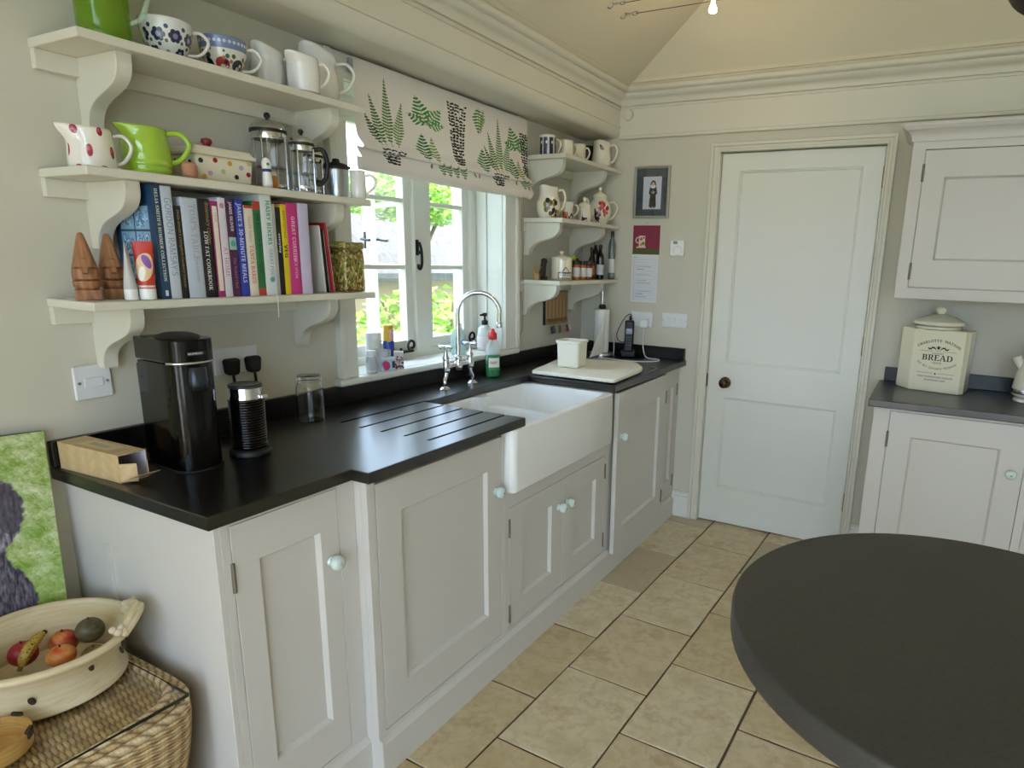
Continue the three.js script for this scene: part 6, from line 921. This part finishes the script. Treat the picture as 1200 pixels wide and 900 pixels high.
{ // --- woven trunk with glass top
  const X0 = 0.012, X1 = 0.565, Z0 = 2.685, Z1 = 3.5, H = 0.5;
  const o = thing('woven_trunk', 'woven rope trunk with glass top beside the end cupboard', 'trunk', [(X0 + X1) / 2, 0, (Z0 + Z1) / 2]);
  const hx = (X1 - X0) / 2, hz = (Z1 - Z0) / 2;
  const strand = dataTex(64, 64, (u, v, x, y) => { const d = (u + v * 2) % 1, k = Math.abs(d - 0.5) * 2, n = noise.noise(x * 0.4, y * 0.4, 3), m = noise.noise(x * 0.08, y * 0.08, 9); return mixc([226, 204, 164], [140, 112, 78], Math.pow(k, 3) + n * 0.3 + m * 0.3); });
  const patch = (hue) => std({ map: strand, roughness: 0.85, bumpMap: strand, bumpScale: 0.002, color: hue });
  const ropes = [patch(0xffffff), patch(0xe6dcc8), patch(0xd9c2a2)], parts = [[], [], []];
  const loop = (ex, ez, r, n = 72) => { const p = []; const L = [[ex - r, 0, 1, 0], [0, 0, 0, 0]]; const per = (t) => { // rounded rectangle by angle
      const a = t * Math.PI * 2, c = Math.cos(a), s = Math.sin(a), k = 0.32; return [Math.sign(c) * Math.pow(Math.abs(c), k) * ex, Math.sign(s) * Math.pow(Math.abs(s), k) * ez]; };
    for (let i = 0; i < n; i++) { const a = i / n * 2 * Math.PI, m = Math.max(Math.abs(Math.cos(a)), Math.abs(Math.sin(a))); const q = per(i / n); p.push(q); } return p; };
  const ropeTube = (pts, r, seg, closed, len) => { const g = tube(pts, r, seg, 6, closed); const uv = g.attributes.uv; for (let i = 0; i < uv.count; i++) uv.setX(i, uv.getX(i) * Math.round(len / 0.034)); return g; };
  const flare = (y) => { const t = y / H; return -0.045 + 0.045 * ss(0.2, 0.92, t) - 0.012 * ss(0.9, 1, t); };
  for (let i = 0; i < 62; i++) { const y = 0.006 + i * 0.0076, f = flare(y); parts[[0, 1, 0, 2, 0, 1, 2][i % 7]].push(ropeTube(loop(hx + f - 0.008, hz + f - 0.008, 0.05).map(([x, z]) => V(x, y, z)), 0.005, 96, true, 2.5)); }
  for (let i = 0; i < 3; i++) parts[i % 2].push(ropeTube(loop(hx - 0.012 - i * 0.013, hz - 0.012 - i * 0.013, 0.05).map(([x, z]) => V(x, 0.478 + i * 0.008, z)), 0.0095, 96, true, 2.6));
  parts.forEach((l, i) => { const m = mesh(o, 'rope_course', merge(l), ropes[i]); m.userData.kind = 'stuff'; });
  const top = [[], [], []]; const n = 74; for (let i = 0; i < n; i++) { const z = -hz + 0.05 + (2 * hz - 0.1) * i / (n - 1); top[[0, 1, 2, 1, 0][i % 5]].push(ropeTube([[-hx + 0.04, 0.49, z], [0, 0.49, z], [hx - 0.04, 0.49, z]], 0.0058, 10, false, 0.5)); }
  const tm = [0xe6dfc6, 0xd2c9ac, 0xbdb598].map((c) => std({ map: strand, roughness: 0.9, color: c, bumpMap: strand, bumpScale: 0.002 }));
  top.forEach((l, i) => { mesh(o, 'woven_lid', merge(l), tm[i]).userData.kind = 'stuff'; });
  mesh(o, 'inner_box', bx(-hx + 0.06, 0.005, -hz + 0.06, hx - 0.06, 0.476, hz - 0.06), tinted(0xc0a172, 0.9));
  mesh(o, 'glass_top', bx(-hx + 0.035, 0.4975, -hz + 0.04, hx - 0.035, 0.5035, hz - 0.04, 0.001), phys({ color: 0xffffff, roughness: 0.02, transmission: 1, thickness: 0, ior: 1.45 }));
  const gx = hx - 0.035, gz = hz - 0.04; mesh(o, 'glass_edge', merge([bx(gx, 0.4972, -gz, gx + 0.002, 0.5037, gz), bx(-gx - 0.002, 0.4972, -gz, -gx, 0.5037, gz), bx(-gx, 0.4972, -gz - 0.002, gx, 0.5037, -gz), bx(-gx, 0.4972, gz, gx, 0.5037, gz + 0.002)]), tinted(0x141b19, 0.2));
}
{ // --- photo canvas leaning on the wall
  const o = thing('canvas_print', 'canvas photograph of a grey dog on bright grass leaning on the wall', 'picture', [0.118, 0.504, 2.737]);
  const W = 0.6, H = 0.505, t = 0.018;
  const tex = canvasTex(1024, 860, (c, w, h) => {
    const im = c.getImageData(0, 0, w, h), d = im.data;
    for (let y = 0; y < h; y++) for (let x = 0; x < w; x++) {
      const X = w - x, a = fbm(x * 0.013, y * 0.022, 2, 4), b = fbm(x * 0.07 + 6 * a, y * 0.06 + 8 * a, 5, 3); // x measured from the right-hand edge
      let col = mixc([126, 160, 62], [226, 230, 196], 0.5 + a * 1.1 + b * 0.8); col = mixc(col, [150, 196, 40], Math.max(0, Math.min(1, (y / h - 0.45) * 1.6)) * (0.45 + 0.4 * b));
      const e = fbm(x * 0.03, y * 0.03, 8, 4), yy = y / h * 0.505, xm = X / w * 0.6; // metres from the right-hand edge and from the top
      const el = (cx, cy, rx, ry) => (1 - Math.hypot((xm - cx) / rx, (yy - cy) / ry)) * Math.min(rx, ry);
      const body = Math.max(el(0.17, 0.17, 0.115, 0.105), el(0.2, 0.42, 0.148, 0.19), el(0.2, 0.27, 0.1, 0.1)) + e * 0.012;
      if (body > 0) {
        const f = fbm(x * 0.09, y * 0.025, 3, 4), q = Math.min(1, body / 0.005); let fur = mixc([62, 58, 70], [158, 150, 164], 0.4 + f * 1.5 + (yy < 0.26 ? 0.22 : -0.08));
        if (el(0.085, 0.165, 0.028, 0.06) > 0 || el(0.26, 0.165, 0.03, 0.062) > 0) fur = mixc(fur, [58, 54, 66], 0.6);
        if (el(0.17, 0.225, 0.045, 0.04) > 0) fur = mixc(fur, [188, 182, 188], 0.5);
        if (el(0.135, 0.165, 0.011, 0.009) > 0 || el(0.205, 0.165, 0.011, 0.009) > 0 || el(0.17, 0.21, 0.018, 0.012) > 0) fur = [20, 18, 20];
        col = mixc(col, fur, q);
      }
      const i = (y * w + x) * 4; d[i] = col[0]; d[i + 1] = col[1]; d[i + 2] = col[2]; d[i + 3] = 255;
    }
    c.putImageData(im, 0, 0);
  });
  const g = new THREE.Group(); o.add(g); g.name = 'stretched_canvas';
  // local: x right along the wall (towards the cupboards), y up, z into the room
  const body = mesh(o, 'canvas_edge', bx(-W, 0, -t, 0, H, -0.0005, 0.002), tinted(0x55613a, 0.8)); const face = mesh(o, 'canvas_face', new THREE.PlaneGeometry(W - 0.001, H - 0.001).translate(-W / 2, H / 2, 0), std({ map: tex, roughness: 0.8 }));
  o.remove(g); o.rotation.order = 'YXZ'; o.rotation.set(-0.09, Math.PI / 2, -0.055); o.position.set(0.074, 0.5065, 2.73);
}
{ // --- rustic bowl and fruit
  const o = thing('fruit_bowl', 'large cream rustic wooden bowl with bound handles holding fruit', 'bowl', [0.245, 0.506, 2.852], 0.25);
  const wt = dataTex(256, 256, (u, v, x, y) => { const n = pf(u, v, 5, 3), m = pf(u, v, 22, 8), k = noise.noise(x * 0.02, y * 0.3, 4); let c = mixc([204, 182, 138], [228, 214, 180], 0.5 + n * 1.2 + k * 0.3); return mixc(c, [176, 146, 98], Math.max(0, m * 1.2 - 0.22)); });
  const bm = std({ map: wt, roughness: 0.5, bumpMap: wt, bumpScale: 0.001 }); o.scale.setScalar(0.84);
  mesh(o, 'bowl_body', vessel([[0.0001, 0], [0.155, 0], [0.168, 0.006], [0.166, 0.02], [0.158, 0.045], [0.163, 0.085], [0.182, 0.112], [0.194, 0.12], [0.196, 0.128]], 0.018, { seg: 72 }), bm);
  mesh(o, 'rim', new THREE.TorusGeometry(0.188, 0.0105, 10, 72).rotateX(Math.PI / 2).translate(0, 0.128, 0), bm);
  for (const s of [0, Math.PI]) {
    const pts = []; for (let i = 0; i <= 8; i++) { const a = s - 0.42 + i * 0.105; const k = Math.sin(i / 8 * Math.PI); pts.push([Math.sin(a + 2.3) * (0.19 + 0.012 * k), 0.14 + 0.028 * k, Math.cos(a + 2.3) * (0.19 + 0.012 * k)]); }
    const h = mesh(o, 'handle', merge([tube(pts, 0.011, 24, 8), tube(pts.map((p) => [p[0] * 0.95, p[1] - 0.008, p[2] * 0.95]), 0.009, 24, 8), tube(pts.map((p) => [p[0] * 1.05, p[1] - 0.006, p[2] * 1.05]), 0.009, 24, 8)]), bm);
    for (const e of [0, 8]) { const q = []; for (let i = 0; i < 7; i++) q.push(sph(0.0095, pts[e][0] + rr(-0.014, 0.014), pts[e][1] + rr(-0.004, 0.014), pts[e][2] + rr(-0.014, 0.014), 10, 8)); mesh(h, 'knot', merge(q), std({ color: 0xd9c6a8, roughness: 0.7, bumpMap: wt, bumpScale: 0.002 })); }
  }
  const kn = new THREE.SphereGeometry(0.012, 12, 8).scale(0.25, 1, 0.6), km = tinted(0x3a2c1e, 0.7);
  for (const [a, y] of [[0.75, 0.055], [1.5, 0.085], [2.2, 0.06], [4.2, 0.07], [0.1, 0.07]]) { const k = mesh(o, 'dark_knot', kn, km); k.position.set(Math.sin(a) * 0.163, y, Math.cos(a) * 0.163); k.rotation.y = a - Math.PI / 2; k.rotation.x = 0.3; }
  const fruitM = (a, b, k = 4) => phys({ roughness: 0.45, map: dataTex(64, 64, (u, v, x, y) => mixc(a, b, 0.5 + 1.6 * pf(u, v, k, a[0]))) });
  const C = V(0.245, 0.5045 + 0.022, 2.848);
  const fruit = (name, label, cat, dx, dy, dz, r, m, sq = 1) => { const t = thing(name, label, cat, [C.x + dx, C.y + dy, C.z + dz]); const prof = []; for (let i = 0; i <= 16; i++) { const a = Math.PI * i / 16; prof.push([Math.max(0.0001, r * Math.sin(a) * (1 - 0.06 * Math.pow(Math.cos(a), 4))), r * sq * (1 - Math.cos(a)) - (i === 16 ? 0.003 : 0)]); } mesh(t, 'flesh', lathe(prof, 24), m); mesh(t, 'stalk', rod([0, 2 * r * sq - 0.005, 0], [0.001, 2 * r * sq + 0.004, 0.001], 0.0016, 6), tinted(0x4a3520, 0.8)); };
  const peach = fruitM([168, 40, 40], [222, 140, 70]), peach2 = fruitM([206, 92, 48], [226, 168, 96]), avo = fruitM([66, 58, 36], [104, 92, 58], 9), red = fruitM([140, 24, 40], [178, 52, 56]);
  fruit('avocado', 'round dark olive avocado, topmost in the bowl', 'avocado', 0.03, 0.05, -0.072, 0.0275, avo);
  fruit('brown_pear', 'brownish pear lying under the avocado', 'pear', 0.056, 0.008, -0.062, 0.024, fruitM([112, 92, 56], [146, 122, 76]), 0.9);
  fruit('peach', 'orange peach at the front of the fruit bowl', 'peach', 0.034, 0.026, -0.012, 0.027, peach2, 0.85);
  fruit('nectarine', 'red and yellow nectarine between banana and avocado', 'nectarine', -0.012, 0.026, -0.038, 0.027, peach);
  fruit('plum', 'dark red plum on the far side of the banana', 'plum', -0.05, 0.018, 0.022, 0.027, red);
  const b = thing('banana', 'spotted ripe banana standing up in the fruit bowl', 'banana', [C.x + 0.008, C.y + 0.03, C.z + 0.028]);
  const bt = canvasTex(256, 128, (c) => { c.fillStyle = '#a98a34'; c.fillRect(0, 0, 256, 128); scatter(160, (a, q) => blob(c, a * 256, q * 128, 1 + 3 * rnd(), ['#5a3c14', '#7a5518', '#3b2810'][Math.floor(rnd() * 3)], 1.4)); });
  const bp = [[0.008, 0.014, 0.028], [0.008, 0.034, 0.022], [0.0, 0.056, 0.002], [-0.012, 0.07, -0.026], [-0.02, 0.074, -0.044]].map((p) => V(...p));
  const bg = tube(bp, 0.0165, 30, 10); { const p = bg.attributes.position, cv = new THREE.CatmullRomCurve3(bp); for (let i = 0; i < p.count; i++) { const t = Math.floor(i / 11) / 30, k = Math.pow(Math.sin(Math.PI * (0.06 + 0.9 * t)), 0.45), q = cv.getPointAt(Math.min(1, t)); p.setXYZ(i, q.x + (p.getX(i) - q.x) * k, q.y + (p.getY(i) - q.y) * k, q.z + (p.getZ(i) - q.z) * k); } bg.computeVertexNormals(); }
  b.scale.setScalar(0.72); b.position.y += 0.012; mesh(b, 'skin', bg, std({ map: bt, roughness: 0.5 })); mesh(b, 'tip', sph(0.0075, -0.021, 0.0745, -0.046, 10, 8), tinted(0x2e2012, 0.7)); mesh(b, 'stem', rod([0.008, 0.018, 0.03], [0.01, 0.004, 0.038], 0.006, 8), tinted(0x6a5a22, 0.7));
  const tr = thing('wooden_dish', 'small honey-coloured turned wooden dish on the glass top', 'dish', [0.395, 0.5045, 3.01]);
  mesh(tr, 'dish', vessel([[0.0001, 0], [0.056, 0], [0.062, 0.005], [0.064, 0.02], [0.064, 0.038]], 0.006), std({ roughness: 0.35, map: dataTex(128, 128, (u, v, x, y) => mixc([176, 132, 66], [206, 166, 96], 0.5 + 0.8 * noise.noise(x * 0.05, y * 0.4, 2))) }));
  for (const a of [0.9, 3.6, 2.4]) mesh(tr, 'leather_tab', bx(-0.01, 0.026, -0.003, 0.01, 0.044, 0.003, 0.001).translate(0, 0, 0.063).rotateY(a), tinted(0x2a1d12, 0.7));
  const leaf = mesh(tr, 'inlay', lathe([[0.0001, 0.0082], [0.02, 0.0082], [0.0001, 0.0088]], 20).scale(1.3, 1, 0.45), tinted(0x5a4a26, 0.6));
}
{ // --- cable lights
  const za = 0.77, zb = 0.645, y = 2.452, xa = 0.512, xb = RX - 0.31;
  for (const [z, label] of [[za, 'thin steel lighting cable with turnbuckle, nearer the island'], [zb, 'thin steel lighting cable with turnbuckle, nearer the door wall']]) {
    const o = thing('lighting_cable', label, 'cable', [0, 0, 0]);
    mesh(o, 'cable', rod([xa + 0.06, y, z], [xb, y, z], 0.0017, 8), tinted(0x6a5f50, 0.5, { metalness: 0.6 }));
    mesh(o, 'anchor', merge([new THREE.TorusGeometry(0.013, 0.0025, 8, 20).translate(xa + 0.002, y, z), rod([xa - 0.02, y - 0.004, z], [xa - 0.006, y, z], 0.004, 8)]), M.steel);
    mesh(o, 'turnbuckle', merge([tube(Array.from({ length: 22 }, (_, i) => [xa + 0.016 + i * 0.0016, y + 0.004 * Math.sin(i * 1.6), z + 0.004 * Math.cos(i * 1.6)]), 0.0016, 44, 6), new THREE.TorusGeometry(0.007, 0.0018, 6, 16).scale(1.8, 1, 1).translate(xa + 0.06, y, z)]), M.steel);
  }
  const l = thing('halogen_lamp', 'lit halogen capsule hung between the lighting cables', 'lamp', [0.93, y, 0.7075]);
  mesh(l, 'arms', merge([rod([0, 0.003, 0.0625], [0, -0.012, 0.006], 0.0018, 8), rod([0, 0.003, -0.0625], [0, -0.012, -0.006], 0.0018, 8), rod([0, -0.012, 0], [0, 0.004, 0], 0.005, 10)]), M.chrome);
  mesh(l, 'collar', lathe([[0.005, -0.008], [0.0075, -0.01], [0.0075, -0.02], [0.005, -0.022]], 28), std({ color: 0xf4e6cf, roughness: 0.2, metalness: 0.3 }));
  mesh(l, 'bulb', lathe([[0.0001, -0.012], [0.004, -0.016], [0.006, -0.026], [0.0135, -0.046], [0.0165, -0.056], [0.014, -0.062], [0.0001, -0.065]], 24), std({ color: 0xffffff, emissive: 0xffe2b8, emissiveIntensity: 12 }));
  const pl = new THREE.PointLight(0xffdcae, 0.05, 0, 2); pl.position.set(0, -0.07, 0); pl.castShadow = true; pl.name = 'bulb_light'; l.add(pl);
  // pendant over the island
  const p = thing('pendant_lamp', 'dark metal pendant lampshade hung over the island', 'lamp', [2.06, 1.776, 2.36]);
  mesh(p, 'shade', lathe([[0.185, 0.0], [0.188, 0.004], [0.17, 0.05], [0.11, 0.11], [0.04, 0.14], [0.036, 0.138], [0.105, 0.106], [0.165, 0.047], [0.182, 0.003], [0.185, 0.0]], 64), std({ color: 0x3a3128, metalness: 0.5, roughness: 0.4, side: THREE.DoubleSide }));
  mesh(p, 'cap', lathe([[0.04, 0.138], [0.03, 0.16], [0.012, 0.175], [0.0001, 0.178]], 24), M.bronze); mesh(p, 'flex', rod([0, 0.17, 0], [0, 1.405, 0], 0.003, 8), M.rubber); mesh(p, 'bulb', sph(0.03, 0, 0.05, 0, 16, 12), phys({ color: 0xf2efe6, roughness: 0.2 })); mesh(p, 'lamp_holder', cyl(0.016, 0.016, 0.07, 16).translate(0, 0.075, 0), M.blackMatt);
}
renderer.render(scene, camera);
